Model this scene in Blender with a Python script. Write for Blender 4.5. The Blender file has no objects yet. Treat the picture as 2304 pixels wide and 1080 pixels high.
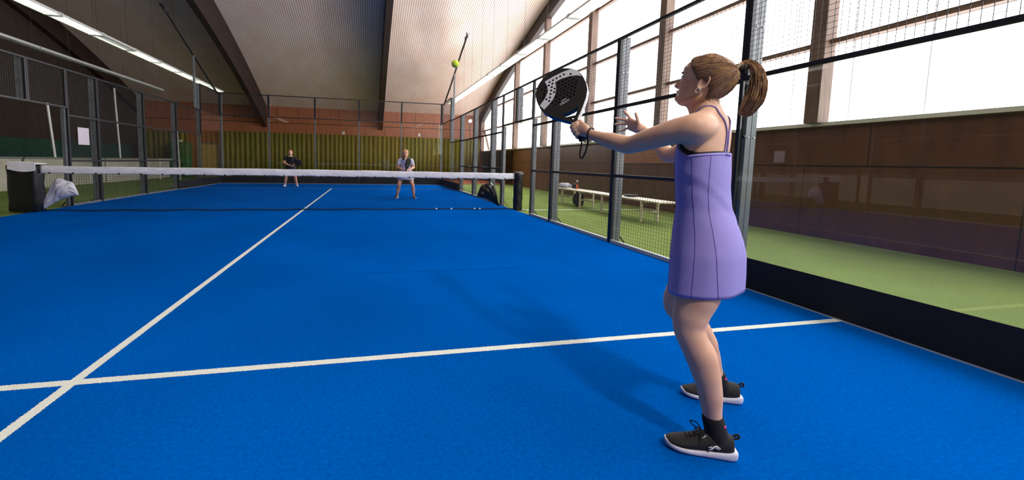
import bpy, bmesh, math, random
import numpy as np
from mathutils import Vector, Matrix
random.seed(7)
C = bpy.context.scene.collection
PI = math.pi
# ------------------------------------------------------------------ camera, world, lights, exposure
CAM_LOC = Vector((1.4585, -9.17916, 1.14896))
YAW, PITCH, ROLL, FPX, CX, CY = -0.20897, -0.08185, 0.02128, 875.50847, 1014.82, 436.81
fw = Vector((-math.sin(YAW)*math.cos(PITCH), math.cos(YAW)*math.cos(PITCH), math.sin(PITCH)))
rt = Vector((math.cos(YAW), math.sin(YAW), 0)); up = rt.cross(fw)
r2 = rt*math.cos(ROLL) + up*math.sin(ROLL); u2 = -rt*math.sin(ROLL) + up*math.cos(ROLL)
cd = bpy.data.cameras.new('camera'); cam = bpy.data.objects.new('camera', cd); C.objects.link(cam)
m = Matrix((r2, u2, -fw)).transposed().to_4x4(); m.translation = CAM_LOC
cam.matrix_world = m
cd.sensor_fit = 'HORIZONTAL'; cd.sensor_width = 36.0; cd.lens = FPX/2304*36.0
cd.shift_x = (1152-CX)/2304; cd.shift_y = -(540-CY)/2304
cd.clip_start = 0.05; cd.clip_end = 200
bpy.context.scene.camera = cam
w = bpy.data.worlds.new('world'); bpy.context.scene.world = w; w.use_nodes = True
w.node_tree.nodes['Background'].inputs[0].default_value = (0.85, 0.92, 1.0, 1)
w.node_tree.nodes['Background'].inputs[1].default_value = 0.6
vs = bpy.context.scene.view_settings
vs.view_transform = 'Standard'; vs.look = 'None'; vs.exposure = 0.12; vs.gamma = 1.0; vs.use_curve_mapping = False
WINDOW_GLOW = 5.2
TUBE_GLOW = 5.5

def area_lamp(name, loc, target, size, power, color=(1, 1, 1)):
    l = bpy.data.lights.new(name, 'AREA'); l.energy = power; l.size = size; l.color = color; l.shape = 'DISK'
    o = bpy.data.objects.new(name, l); C.objects.link(o); o.location = loc
    o.rotation_euler = (Vector(target)-Vector(loc)).to_track_quat('-Z', 'Y').to_euler()
    return o
# the photographer's two flash heads: one on the stand far beyond the court, one behind the camera
area_lamp('flash_beam_far', (6.75, 11.3, 3.38), (1.0, 0.0, 0.6), 0.25, 220, (1, 0.98, 0.95))
area_lamp('flash_beam_near', (3.3, -11.3, 5.4), (2.6, -7.6, 0.9), 0.6, 190, (1, 0.97, 0.93))

# ------------------------------------------------------------------ materials
def lin(c):
    return tuple((v/255/12.92 if v/255 <= 0.04045 else ((v/255+0.055)/1.055)**2.4) for v in c) + (1,)
def M(name, rgb, rough=0.6, metal=0.0, rgb2=None, scale=8.0, stretch=(1, 1, 1), bump=0.0, bscale=None, sss=0.0, emit=0.0, spec=0.5, detail=4, lo=0.35, hi=0.65, coat=0.0):
    mt = bpy.data.materials.new(name); mt.use_nodes = True
    nt = mt.node_tree; N = nt.nodes; L = nt.links; b = N['Principled BSDF']
    b.inputs['Base Color'].default_value = lin(rgb); b.inputs['Roughness'].default_value = rough
    b.inputs['Metallic'].default_value = metal; b.inputs['Specular IOR Level'].default_value = spec
    if coat: b.inputs['Coat Weight'].default_value = coat
    if sss:
        b.inputs['Subsurface Weight'].default_value = sss; b.inputs['Subsurface Radius'].default_value = (0.012, 0.005, 0.003); b.inputs['Subsurface Scale'].default_value = 1.0
    if emit:
        b.inputs['Emission Color'].default_value = lin(rgb); b.inputs['Emission Strength'].default_value = emit
    if rgb2 or bump:
        tc = N.new('ShaderNodeTexCoord'); mp = N.new('ShaderNodeMapping'); mp.inputs['Scale'].default_value = stretch
        L.new(tc.outputs['Object'], mp.inputs[0])
        nz = N.new('ShaderNodeTexNoise'); nz.inputs['Scale'].default_value = scale; nz.inputs['Detail'].default_value = detail
        L.new(mp.outputs[0], nz.inputs['Vector'])
        if rgb2:
            cr = N.new('ShaderNodeValToRGB'); cr.color_ramp.elements[0].position = lo; cr.color_ramp.elements[1].position = hi
            cr.color_ramp.elements[0].color = lin(rgb); cr.color_ramp.elements[1].color = lin(rgb2)
            L.new(nz.outputs['Fac'], cr.inputs[0]); L.new(cr.outputs[0], b.inputs['Base Color'])
        if bump:
            n2 = nz
            if bscale:
                n2 = N.new('ShaderNodeTexNoise'); n2.inputs['Scale'].default_value = bscale; L.new(mp.outputs[0], n2.inputs['Vector'])
            bp = N.new('ShaderNodeBump'); bp.inputs['Strength'].default_value = bump; bp.inputs['Distance'].default_value = 0.01
            L.new(n2.outputs['Fac'], bp.inputs['Height']); L.new(bp.outputs[0], b.inputs['Normal'])
    return mt
def math_node(nt, op, a, b=None):
    n = nt.nodes.new('ShaderNodeMath'); n.operation = op
    for i, v in enumerate((a, b)):
        if v is None: continue
        if isinstance(v, (int, float)): n.inputs[i].default_value = v
        else: nt.links.new(v, n.inputs[i])
    return n.outputs[0]

MT = {}
MT['steel'] = M('galvanised steel', (128, 132, 136), 0.45, 0.35, (112, 116, 122), 6)
MT['black_metal'] = M('black powder coated metal', (24, 26, 32), 0.42, 0.0)
MT['wire'] = M('black coated wire', (52, 54, 58), 0.5, 0.0)
MT['bolt'] = M('zinc bolt', (190, 192, 195), 0.25, 0.9)
MT['base_rail'] = M('pale aluminium rail', (190, 192, 190), 0.5, 0.2)
MT['kick'] = M('dark navy board', (7, 8, 12), 0.7)
MT['white_tape'] = M('white vinyl tape', (238, 238, 240), 0.55, 0, (222, 222, 230), 7, (1, 1, 3), 0.25, 14)
MT['net'] = M('black net cord', (16, 18, 22), 0.8)
MT['pad'] = M('black padded vinyl', (16, 16, 18), 0.38, 0, (26, 26, 28), 10, (1, 1, .4), 0.6, 9)
MT['bag_black'] = M('black bin liner', (14, 14, 16), 0.25, 0, None, 9, (1, 1, 1), 1.0, 16)
MT['bag_white'] = M('white crumpled sheet', (206, 206, 214), 0.5, 0, (182, 184, 200), 9, (1, 1, 1), 0.8, 14)
MT['beam'] = M('dark brown glulam', (48, 29, 21), 0.6, 0, (38, 23, 17), 5, (6, 0.3, 6), 0.1)
MT['mullion'] = M('brown timber', (112, 88, 74), 0.6, 0, (92, 70, 58), 6, (4, 4, .4), 0.1)
MT['rail_wood'] = M('timber rail', (130, 100, 78), 0.6, 0, (96, 72, 56), 6, (4, .4, 4), 0.1)
MT['sill'] = M('pale sill', (208, 202, 190), 0.5)
MT['ceiling'] = M('cream painted boards', (244, 222, 210), 0.5, 0, (236, 208, 192), 1.2, (1, .4, 1))
MT['ceiling_gap'] = M('gap between boards', (92, 74, 60), 0.8)
MT['curtain'] = M('olive curtain', (124, 116, 36), 0.75, 0, (104, 98, 28), 3, (6, 1, .5))
MT['dark_wall'] = M('dark boarding', (52, 38, 28), 0.7, 0, (40, 30, 22), 4, (1, 6, .5))
MT['low_board'] = M('white hoarding', (190, 186, 170), 0.5, 0, (172, 168, 152), 2)
MT['grey_trim'] = M('grey trim', (120, 118, 114), 0.6)
MT['green_screen'] = M('dark green windscreen cloth', (20, 62, 46), 0.75, 0, (14, 48, 38), 5)
MT['green_box'] = M('green plastic', (22, 110, 64), 0.5, 0, (16, 92, 54), 4)
MT['beige'] = M('beige door', (196, 160, 98), 0.5, 0, (184, 148, 90), 3, (4, 4, .5))
MT['sheet'] = M('light plywood', (156, 100, 58), 0.4, 0, (142, 88, 50), 3, (2, 2, .6), 0.1, 2.5)
MT['clay'] = M('orange clay carpet', (190, 106, 58), 0.85, 0, (172, 92, 50), 10)
MT['white'] = M('white enamel', (226, 226, 222), 0.4)
MT['white_paint'] = M('white line paint', (214, 220, 206), 0.8)
MT['lamp_white'] = M('lamp housing', (208, 208, 202), 0.5)
MT['tube'] = M('lit tube', (250, 255, 246), 0.3, emit=TUBE_GLOW)
MT['tube_off'] = M('unlit tube', (200, 200, 196), 0.3)
MT['flash'] = M('flash glow', (255, 252, 246), 0.3, emit=60)
MT['sign_ink'] = M('dark ink', (40, 40, 44), 0.6)
MT['paper'] = M('laminated paper', (196, 186, 196), 0.3)
MT['skin'] = M('skin', (222, 180, 154), 0.48, 0, (210, 164, 138), 9, (1, 1, 1), 0.04, 120, sss=0.25, spec=0.4)
MT['skin2'] = M('skin tanned', (222, 164, 134), 0.5, sss=0.15)
MT['lips'] = M('lips', (190, 122, 112), 0.4)
MT['eye_white'] = M('eye white', (226, 222, 218), 0.2)
MT['iris'] = M('iris', (44, 50, 58), 0.15)
MT['brow'] = M('brow hair', (104, 72, 50), 0.7)
MT['dress'] = M('lavender jersey', (146, 137, 206), 0.85, 0, (140, 130, 200), 160, (1, 1, 1), 0.05, 420)
MT['seam'] = M('seam thread', (100, 84, 162), 0.85)
MT['bra'] = M('black elastic', (26, 20, 22), 0.7)
MT['black_fabric'] = M('black mesh fabric', (16, 16, 18), 0.75, 0, (24, 23, 24), 90, (1, 1, 1), 0.15, 300)
MT['sock'] = M('black sock', (13, 12, 14), 0.9, 0, (20, 18, 20), 80)
MT['sole'] = M('white foam sole', (206, 208, 224), 0.55, 0, (194, 196, 214), 30)
MT['magenta'] = M('magenta yarn', (200, 50, 150), 0.7)
MT['silver'] = M('silver', (225, 225, 225), 0.35, 0.6)
MT['mark'] = M('pale printed mark', (214, 216, 220), 0.5)
MT['racket'] = M('matt black carbon', (30, 29, 30), 0.38)
MT['racket_edge'] = M('racket side blue', (16, 38, 84), 0.35)
MT['racket_grey'] = M('speckled grey print', (186, 192, 200), 0.5, 0, (212, 216, 222), 400)
MT['grip'] = M('black grip tape', (22, 21, 22), 0.75, 0, None, 40, (1, 1, 1), 0.3)
MT['navy_shirt'] = M('black shirt', (16, 17, 24), 0.75)
MT['white_shirt'] = M('white polo', (216, 218, 232), 0.75, 0, (198, 202, 224), 6)
MT['ball'] = M('yellow felt', (226, 242, 74), 0.85, 0, (212, 232, 60), 120, (1, 1, 1), 0.4, 400)
MT['ball_line'] = M('ball seam', (222, 228, 180), 0.8)
MT['orange'] = M('orange drink', (240, 110, 50), 0.3)
MT['cream'] = M('cream lacquer', (226, 216, 196), 0.5)
MT['hair_red'] = M('auburn hair', (110, 62, 40), 0.5)
MT['hair_blond'] = M('blond hair', (206, 168, 116), 0.5)
MT['cable'] = M('thin cable', (70, 66, 62), 0.6)
MT['vent'] = M('black vents', (36, 38, 44), 0.6)

# court turf: blue pile with white playing lines
def turf(name, c1, c2, lines=False, big=0.5):
    mt = M(name, c1, 0.95, 0, c2, 55, (1, 1, 1), 0.5, 380, spec=0.0, lo=0.3, hi=0.7)
    nt = mt.node_tree; N = nt.nodes; L = nt.links; b = N['Principled BSDF']
    cr = [n for n in N if n.type == 'VALTORGB'][0]
    tc = [n for n in N if n.type == 'TEX_COORD'][0]
    n2 = N.new('ShaderNodeTexNoise'); n2.inputs['Scale'].default_value = big; n2.inputs['Detail'].default_value = 3
    L.new(tc.outputs['Object'], n2.inputs['Vector'])
    mx = N.new('ShaderNodeMix'); mx.data_type = 'RGBA'; mx.blend_type = 'MULTIPLY'; mx.inputs[0].default_value = 1.0
    r2_ = N.new('ShaderNodeMapRange'); r2_.inputs[1].default_value = 0.3; r2_.inputs[2].default_value = 0.7; r2_.inputs[3].default_value = 0.82; r2_.inputs[4].default_value = 1.08
    L.new(n2.outputs['Fac'], r2_.inputs[0]); L.new(cr.outputs[0], mx.inputs[6])
    cc = N.new('ShaderNodeCombineColor')
    for i in range(3): L.new(r2_.outputs[0], cc.inputs[i])
    L.new(cc.outputs[0], mx.inputs[7])
    out = mx.outputs[2]
    if lines:
        geo = N.new('ShaderNodeNewGeometry'); sx = N.new('ShaderNodeSeparateXYZ'); L.new(geo.outputs['Position'], sx.inputs[0])
        nz = N.new('ShaderNodeTexNoise'); nz.inputs['Scale'].default_value = 160; L.new(geo.outputs['Position'], nz.inputs['Vector'])
        jit = math_node(nt, 'MULTIPLY', math_node(nt, 'SUBTRACT', nz.outputs['Fac'], 0.5), 0.022)
        X, Y = sx.outputs[0], sx.outputs[1]
        aX = math_node(nt, 'ADD', math_node(nt, 'ABSOLUTE', X), jit)
        aY = math_node(nt, 'ABSOLUTE', Y)
        dY = math_node(nt, 'ADD', math_node(nt, 'ABSOLUTE', math_node(nt, 'SUBTRACT', aY, 6.95)), jit)
        cl = math_node(nt, 'MULTIPLY', math_node(nt, 'LESS_THAN', aX, 0.026), math_node(nt, 'LESS_THAN', Y, 6.97))
        cl = math_node(nt, 'MULTIPLY', cl, math_node(nt, 'GREATER_THAN', Y, -7.6))
        sl = math_node(nt, 'LESS_THAN', dY, 0.026)
        near = math_node(nt, 'LESS_THAN', Y, 0.0)
        far_fade = math_node(nt, 'ADD', math_node(nt, 'MULTIPLY', near, 0.75), 0.25)
        fac = math_node(nt, 'MAXIMUM', cl, math_node(nt, 'MULTIPLY', sl, far_fade))
        # fine cut joint of a repaired turf piece
        jn = math_node(nt, 'MULTIPLY', math_node(nt, 'LESS_THAN', math_node(nt, 'ABSOLUTE', math_node(nt, 'SUBTRACT', Y, -5.2)), 0.004), math_node(nt, 'LESS_THAN', math_node(nt, 'ABSOLUTE', math_node(nt, 'SUBTRACT', X, 2.2)), 0.9))
        mx2 = N.new('ShaderNodeMix'); mx2.data_type = 'RGBA'; L.new(fac, mx2.inputs[0]); L.new(out, mx2.inputs[6]); mx2.inputs[7].default_value = lin((226, 232, 222))
        mx3 = N.new('ShaderNodeMix'); mx3.data_type = 'RGBA'; L.new(jn, mx3.inputs[0]); L.new(mx2.outputs[2], mx3.inputs[6]); mx3.inputs[7].default_value = lin((0, 30, 90))
        out = mx3.outputs[2]
    L.new(out, b.inputs['Base Color'])
    return mt
MT['blue_turf'] = turf('blue court turf', (0, 82, 172), (0, 96, 190), True)
MT['green_turf'] = turf('green hall turf', (116, 134, 70), (132, 148, 86))

# plywood wall panels with dark joints
def panel_mat(name, c1, c2, axis, step, zjoints, gap=0.012, gloss=0.35):
    mt = M(name, c1, gloss, 0, c2, 3, (2, 2, .6), 0.12, 2.5, lo=.3, hi=.7)
    nt = mt.node_tree; N = nt.nodes; L = nt.links; b = N['Principled BSDF']
    cr = [n for n in N if n.type == 'VALTORGB'][0]
    geo = N.new('ShaderNodeNewGeometry'); sx = N.new('ShaderNodeSeparateXYZ'); L.new(geo.outputs['Position'], sx.inputs[0])
    U = sx.outputs[axis]; Z = sx.outputs[2]
    fac = None
    prev = -10.0
    for k, zj in enumerate(list(zjoints)+[50.0]):
        off = math_node(nt, 'ADD', U, 50 + 0.37*step*k)
        mo = math_node(nt, 'MODULO', off, step)
        s = math_node(nt, 'LESS_THAN', mo, gap)
        s = math_node(nt, 'MULTIPLY', s, math_node(nt, 'MULTIPLY', math_node(nt, 'LESS_THAN', Z, zj), math_node(nt, 'GREATER_THAN', Z, prev)))
        fac = s if fac is None else math_node(nt, 'MAXIMUM', fac, s)
        fac = math_node(nt, 'MAXIMUM', fac, math_node(nt, 'LESS_THAN', math_node(nt, 'ABSOLUTE', math_node(nt, 'SUBTRACT', Z, zj)), gap))
        prev = zj
    mx = N.new('ShaderNodeMix'); mx.data_type = 'RGBA'; L.new(fac, mx.inputs[0]); L.new(cr.outputs[0], mx.inputs[6]); mx.inputs[7].default_value = lin((34, 20, 14))
    L.new(mx.outputs[2], b.inputs['Base Color'])
    return mt
MT['ply_side'] = panel_mat('brown plywood side', (100, 64, 44), (84, 52, 36), 1, 2.44, [1.22])
MT['ply_back'] = panel_mat('brown plywood back', (164, 98, 62), (148, 86, 54), 0, 1.22, [3.35], 0.02)

def glass_mat(name, tint=(0.93, 0.96, 0.95), gain=1.0):
    mt = bpy.data.materials.new(name); mt.use_nodes = True
    nt = mt.node_tree; N = nt.nodes; L = nt.links; N.remove(N['Principled BSDF'])
    tr = N.new('ShaderNodeBsdfTransparent'); tr.inputs[0].default_value = tint + (1,)
    gl = N.new('ShaderNodeBsdfGlossy'); gl.inputs['Roughness'].default_value = 0.0
    fr = N.new('ShaderNodeFresnel'); gg = N.new('ShaderNodeNewGeometry')
    L.new(math_node(nt, 'SUBTRACT', 1.45, math_node(nt, 'MULTIPLY', gg.outputs['Backfacing'], 1.45-1/1.45)), fr.inputs[0])
    mx = N.new('ShaderNodeMixShader')
    fac = math_node(nt, 'MULTIPLY', fr.outputs[0], gain)
    L.new(fac, mx.inputs[0]); L.new(tr.outputs[0], mx.inputs[1]); L.new(gl.outputs[0], mx.inputs[2])
    L.new(mx.outputs[0], N['Material Output'].inputs[0])
    return mt
MT['glass'] = glass_mat('tempered glass', (0.95, 0.97, 0.965), 1.4)
MT['plastic'] = glass_mat('clear bottle plastic', (0.85, 0.88, 0.9))

def window_mat():
    mt = bpy.data.materials.new('translucent daylight sheet'); mt.use_nodes = True
    nt = mt.node_tree; N = nt.nodes; L = nt.links; b = N['Principled BSDF']
    b.inputs['Base Color'].default_value = (0.8, 0.8, 0.82, 1); b.inputs['Roughness'].default_value = 0.4
    geo = N.new('ShaderNodeNewGeometry'); sx = N.new('ShaderNodeSeparateXYZ'); L.new(geo.outputs['Position'], sx.inputs[0])
    mo = math_node(nt, 'MODULO', math_node(nt, 'ADD', sx.outputs[1], 60.0), 0.9)
    ln = math_node(nt, 'MULTIPLY', math_node(nt, 'LESS_THAN', mo, 0.014), -0.93)
    nz = N.new('ShaderNodeTexNoise'); nz.inputs['Scale'].default_value = 0.6; L.new(geo.outputs['Position'], nz.inputs['Vector'])
    st = math_node(nt, 'MULTIPLY', math_node(nt, 'ADD', math_node(nt, 'ADD', math_node(nt, 'MULTIPLY', nz.outputs['Fac'], 0.25), 0.88), ln), WINDOW_GLOW)
    b.inputs['Emission Color'].default_value = (0.985, 0.985, 1.0, 1)
    L.new(st, b.inputs['Emission Strength'])
    return mt
MT['window'] = window_mat()

# ------------------------------------------------------------------ mesh helpers
def NB(): return bmesh.new()
def box(bm, x0, x1, y0, y1, z0, z1):
    v = [bm.verts.new((x, y, z)) for x in (x0, x1) for y in (y0, y1) for z in (z0, z1)]
    for f in ((0, 1, 3, 2), (4, 6, 7, 5), (0, 4, 5, 1), (2, 3, 7, 6), (0, 2, 6, 4), (1, 5, 7, 3)):
        bm.faces.new([v[i] for i in f])
def bevbox(bm, x0, x1, y0, y1, z0, z1, r=0.006):
    t = bmesh.new(); box(t, x0, x1, y0, y1, z0, z1)
    bmesh.ops.recalc_face_normals(t, faces=t.faces)
    bmesh.ops.bevel(t, geom=t.edges, offset=r, segments=2, affect='EDGES', profile=0.5)
    me = bpy.data.meshes.new('t'); t.to_mesh(me); t.free(); bm.from_mesh(me); bpy.data.meshes.remove(me)
def frame_axes(d):
    d = Vector(d).normalized(); a = Vector((0, 0, 1)) if abs(d.z) < 0.9 else Vector((1, 0, 0))
    u = d.cross(a).normalized(); return u, d.cross(u).normalized()
def skin_rings(bm, rings, cap=True, closed=False):
    vs = [[bm.verts.new(p) for p in r] for r in rings]
    n = len(rings[0])
    for a, b in zip(vs, vs[1:] + ([vs[0]] if closed else [])):
        for i in range(n):
            j = (i+1) % n
            try: bm.faces.new((a[i], a[j], b[j], b[i]))
            except ValueError: pass
    if cap and not closed:
        bm.faces.new(list(reversed(vs[0]))); bm.faces.new(vs[-1])
    return vs
def tube(bm, pts, r, n=8, cap=True, closed=False):
    pts = [Vector(p) for p in pts]; rs = r if isinstance(r, (list, tuple)) else [r]*len(pts)
    rings = []; u = None
    for i, p in enumerate(pts):
        if closed: d = pts[(i+1) % len(pts)]-pts[i-1]
        else: d = pts[min(i+1, len(pts)-1)]-pts[max(i-1, 0)]
        if u is None: u, v = frame_axes(d)
        else:
            dn = d.normalized(); u = (u-dn*u.dot(dn)).normalized(); v = dn.cross(u)
        rings.append([p+(u*math.cos(2*PI*k/n)+v*math.sin(2*PI*k/n))*rs[i] for k in range(n)])
    skin_rings(bm, rings, cap, closed)
def cyl(bm, a, b, r, n=16, r1=None): tube(bm, [a, b], [r, r if r1 is None else r1], n)
def bar(bm, a, b, wx, wy, upv=(0, 0, 1)):
    a = Vector(a); b = Vector(b); d = (b-a).normalized(); s = d.cross(Vector(upv))
    s = s.normalized() if s.length > 1e-4 else Vector((1, 0, 0)); t = s.cross(d)
    rings = [[p+s*sx*wx/2+t*sy*wy/2 for sx, sy in ((-1, -1), (1, -1), (1, 1), (-1, 1))] for p in (a, b)]
    skin_rings(bm, rings)
def sphere(bm, c, r, seg=16, rings=10, mat=None):
    t = Matrix.Translation(c) @ (mat if mat is not None else Matrix.Identity(4)) @ Matrix.Diagonal((r if isinstance(r, (tuple, list)) else (r, r, r))).to_4x4()
    bmesh.ops.create_uvsphere(bm, u_segments=seg, v_segments=rings, radius=1, matrix=t)
def crom(pts, vals, sub):
    P = [Vector(p) for p in pts]; out = []; ov = []
    for i in range(len(P)-1):
        p0, p1, p2, p3 = P[max(i-1, 0)], P[i], P[i+1], P[min(i+2, len(P)-1)]
        for k in range(sub):
            t = k/sub
            out.append(0.5*((2*p1)+(p2-p0)*t+(2*p0-5*p1+4*p2-p3)*t*t+(3*p1-p0-3*p2+p3)*t**3))
            ov.append(vals[i]*(1-(3*t*t-2*t**3))+vals[i+1]*(3*t*t-2*t**3))
    out.append(P[-1]); ov.append(vals[-1]); return out, ov
def limb(bm, pr, n=28, sub=8):
    pts, rs = crom([p for p, r in pr], [r for p, r in pr], sub)
    d0 = (pts[0]-pts[1]).normalized(); d1 = (pts[-1]-pts[-2]).normalized()
    pts = [pts[0]+d0*rs[0]*.92, pts[0]+d0*rs[0]*.6] + pts + [pts[-1]+d1*rs[-1]*.6, pts[-1]+d1*rs[-1]*.92]
    rs = [rs[0]*.35, rs[0]*.8] + rs + [rs[-1]*.8, rs[-1]*.35]
    tube(bm, pts, rs, n)
def finish(bm): bmesh.ops.recalc_face_normals(bm, faces=bm.faces)
def thing(name, label, cat, loc=(0, 0, 0), rz=0.0, group=None):
    o = bpy.data.objects.new(name, None); C.objects.link(o); o.location = loc; o.rotation_euler = (0, 0, rz)
    o.empty_display_size = 0.1
    o['label'] = label; o['category'] = cat
    if group: o['group'] = group
    return o
def wloc(o):
    v = Vector((0, 0, 0))
    while o: v += Vector(o.location); o = o.parent
    return v
def obj(name, bm, mat, parent=None, smooth=False, local=False, label=None):
    me = bpy.data.meshes.new(name)
    if isinstance(bm, bpy.types.Mesh): me = bm; me.name = name
    else:
        finish(bm); bm.to_mesh(me); bm.free()
    o = bpy.data.objects.new(name, me); C.objects.link(o)
    mats = mat if isinstance(mat, (list, tuple)) else [mat]
    for k in mats: me.materials.append(MT[k] if isinstance(k, str) else k)
    if smooth: me.polygons.foreach_set('use_smooth', [True]*len(me.polygons))
    if parent:
        if not local: me.transform(Matrix.Translation(-wloc(parent)))
        o.parent = parent
    if label: o['label'] = label
    return o
def recentre(o):
    me = o.data; n = len(me.vertices); co = np.empty(n*3); me.vertices.foreach_get('co', co); co = co.reshape(-1, 3)
    c = Vector(((co[:, 0].min()+co[:, 0].max())/2, (co[:, 1].min()+co[:, 1].max())/2, co[:, 2].min()))
    me.transform(Matrix.Translation(-c)); o.location = c
def solo(name, bm, mat, label, cat, group=None, smooth=False, kind=None):
    o = obj(name, bm, mat, None, smooth); recentre(o)
    o['label'] = label; o['category'] = cat
    if group: o['group'] = group
    if kind: o['kind'] = kind
    return o
def struct(name, bm, mat, parent=None, smooth=False):
    o = obj(name, bm, mat, parent, smooth)
    if not parent: o['kind'] = 'structure'
    return o

# ------------------------------------------------------------------ the hall
XR, XL, YB, YN = 9.1, -11.65, 16.8, -17.0
def zc(Y):
    s = 17-Y; return 4.25+.469*s-.00996*s*s
bm = NB(); box(bm, XL-.2, XR+.2, YN, YB+.2, -0.12, -0.02); struct('floor', bm, 'green_turf')
bm = NB(); box(bm, -5.0, 5.0, -10.0, 10.0, -0.018, 0.0)
solo('court_turf', bm, 'blue_turf', 'blue artificial turf of the padel court with white lines', 'court')
bm = NB(); box(bm, 5.4, XR-.02, 11.3, YB, -0.019, -0.008)
solo('clay_carpet', bm, 'clay', 'orange clay coloured floor strip beyond the far right corner', 'carpet')
bm = NB(); box(bm, 5.35, XR-.02, -.03, .03, -0.019, -0.012)
solo('floor_line', bm, 'white_paint', 'white line painted across green turf beside the benches', 'line')

# ceiling: boards with gaps running over the arch
bm = NB()
ys = np.linspace(YB+.2, YN, 40); step = 0.095
x = XL
prof = []
while x < XR+.2:
    prof += [(x, 0.03), (x+.014, 0.03), (x+.014, 0.0), (x+step, 0.0)]; x += step
rows = [[bm.verts.new((px, y, zc(y)+dz)) for px, dz in prof] for y in ys]
gapf = []
for a, b in zip(rows, rows[1:]):
    for i in range(len(prof)-1):
        f = bm.faces.new((a[i], a[i+1], b[i+1], b[i])); f.material_index = 0 if i % 4 == 2 else 1
me_c = struct('ceiling', bm, ['ceiling', 'ceiling_gap'])

def rib(name, x0, x1, depth, y_end, mat='beam', y_from=-16.9):
    bm = NB(); ys = np.linspace(y_end, y_from, 44)
    rings = []
    for y in ys:
        zt = zc(y)-.005
        rings.append([(x0, y, zt-depth), (x1, y, zt-depth), (x1, y, zt), (x0, y, zt)])
    skin_rings(bm, rings); return struct(name, bm, mat)
rib('trim_1', 2.07, 2.33, 1.22, YB-.02)
rib('trim_2', -4.93, -4.67, 1.3, YB-.02)
rib('trim_3', 8.86, 9.1, .62, YB-.02)
rib('trim_4', XL, XL+.24, .8, YB-.02)

bm = NB(); box(bm, XL-.2, XR+.2, YB, YB+.2, -.1, 4.6); struct('wall_back', bm, 'ply_back')
bm = NB(); box(bm, XR, XR+.2, YN, YB, -.1, 1.93); struct('wall_right', bm, 'ply_side')
bm = NB(); box(bm, XL-.2, XL, YN, YB, -.1, 10.2); struct('wall_left', bm, 'dark_wall')
bm = NB(); box(bm, XL-.2, XR+.2, YN-.2, YN, -.1, 9.2); struct('wall_front', bm, 'ply_back')
# daylight windows of the right wall, bay by bay
mull = [16.55, 13.9, 10.4, 6.95, 3.35, -.12, -3.82, -7.4, -11.0, -14.6, -16.85]
for k in range(len(mull)-1):
    y1, y0 = mull[k], mull[k+1]
    bm = NB(); n = 14
    top = [(XR+.03, y0+(y1-y0)*i/n, zc(y0+(y1-y0)*i/n)-.02) for i in range(n+1)]
    bot = [(XR+.03, y0+(y1-y0)*i/n, 1.93) for i in range(n+1)]
    a = [bm.verts.new(p) for p in top]; b = [bm.verts.new(p) for p in bot]
    a2 = [bm.verts.new((p[0]+.03, p[1], p[2])) for p in top]; b2 = [bm.verts.new((p[0]+.03, p[1], p[2])) for p in bot]
    for i in range(n):
        bm.faces.new((a[i], a[i+1], b[i+1], b[i])); bm.faces.new((a2[i], b2[i], b2[i+1], a2[i+1]))
        bm.faces.new((a[i], a2[i], a2[i+1], a[i+1])); bm.faces.new((b[i], b[i+1], b2[i+1], b2[i]))
    wobj = struct('window_%d' % (k+1), bm, 'window')
    for zz in (3.3, 4.62, 6.4):
        ya = y0
        zmax = max(zc(y0), zc(y1))
        if zz > zmax-.8: continue
        ylim = y1
        while zc(ylim)-.3 < zz and ylim > y0: ylim -= .2
        if ylim-y0 < .4: continue
        bm = NB(); box(bm, XR-.10, XR+.02, y0, ylim, zz-.05, zz+.03); obj('window_rail', bm, 'rail_wood', wobj)
for k, y in enumerate(mull[:-1]):
    bm = NB(); box(bm, XR-.22, XR+.02, y-.11, y+.11, 1.95, zc(y)-.3); struct('trim_%d' % (k+5), bm, 'mullion')
bm = NB(); box(bm, XR-.09, XR+.03, YN, YB, 1.9, 1.96); struct('trim_20', bm, 'sill')
bm = NB(); bar(bm, (XR-.05, 16.2, 3.3), (XR-.05, 15.1, 2.0), .08, .1, (1, 0, 0)); struct('trim_21', bm, 'rail_wood')
# louvred wall section at the far end of the right wall
bm = NB()
box(bm, XR-.03, XR-.005, 10.9, 16.3, .12, 1.84)
for i in range(17): box(bm, XR-.09, XR-.02, 10.9, 16.3, .16+i*.1, .205+i*.1)
solo('louvre_panel', bm, 'beam', 'dark brown slatted panel low on the wall under the farthest windows', 'wall panel')
# low white hoarding along the left side of the hall
hy = [(-14, -10.1), (-10, -6.1), (-6, -2.1), (-2, 1.9), (2, 5.9), (6, 9.9), (10, 15.4)]
names = ['rear end of the row', 'behind the near left glass', 'left of the photographer', 'beside the left doorway', 'behind the net end', 'behind the two middle left posts', 'farthest along the left side']
for (a, b), nm in zip(hy, names):
    t = thing('hoarding_board', 'low white hoarding board on green turf, ' + nm, 'hoarding', (-9.45, (a+b)/2, -.02), 0, 'white hoarding along the left')
    bm = NB(); box(bm, -9.47, -9.43, a, b, -.02, .97); obj('board', bm, 'low_board', t)
    bm = NB(); box(bm, -9.5, -9.4, a, b, .97, 1.03); obj('cap_rail', bm, 'grey_trim', t)
bm = NB()
n = 160
rings = []
for i in range(n+1):
    y = -14+29.5*i/n; xo = -11.35+.012*math.sin(i*1.3)
    rings.append([(xo, y, .9), (xo+.02, y, .9), (xo+.02, y, 1.72), (xo, y, 1.72)])
skin_rings(bm, rings)
solo('windscreen_banner', bm, 'green_screen', 'long dark green windscreen cloth above the white hoarding', 'windscreen', smooth=False)
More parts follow.
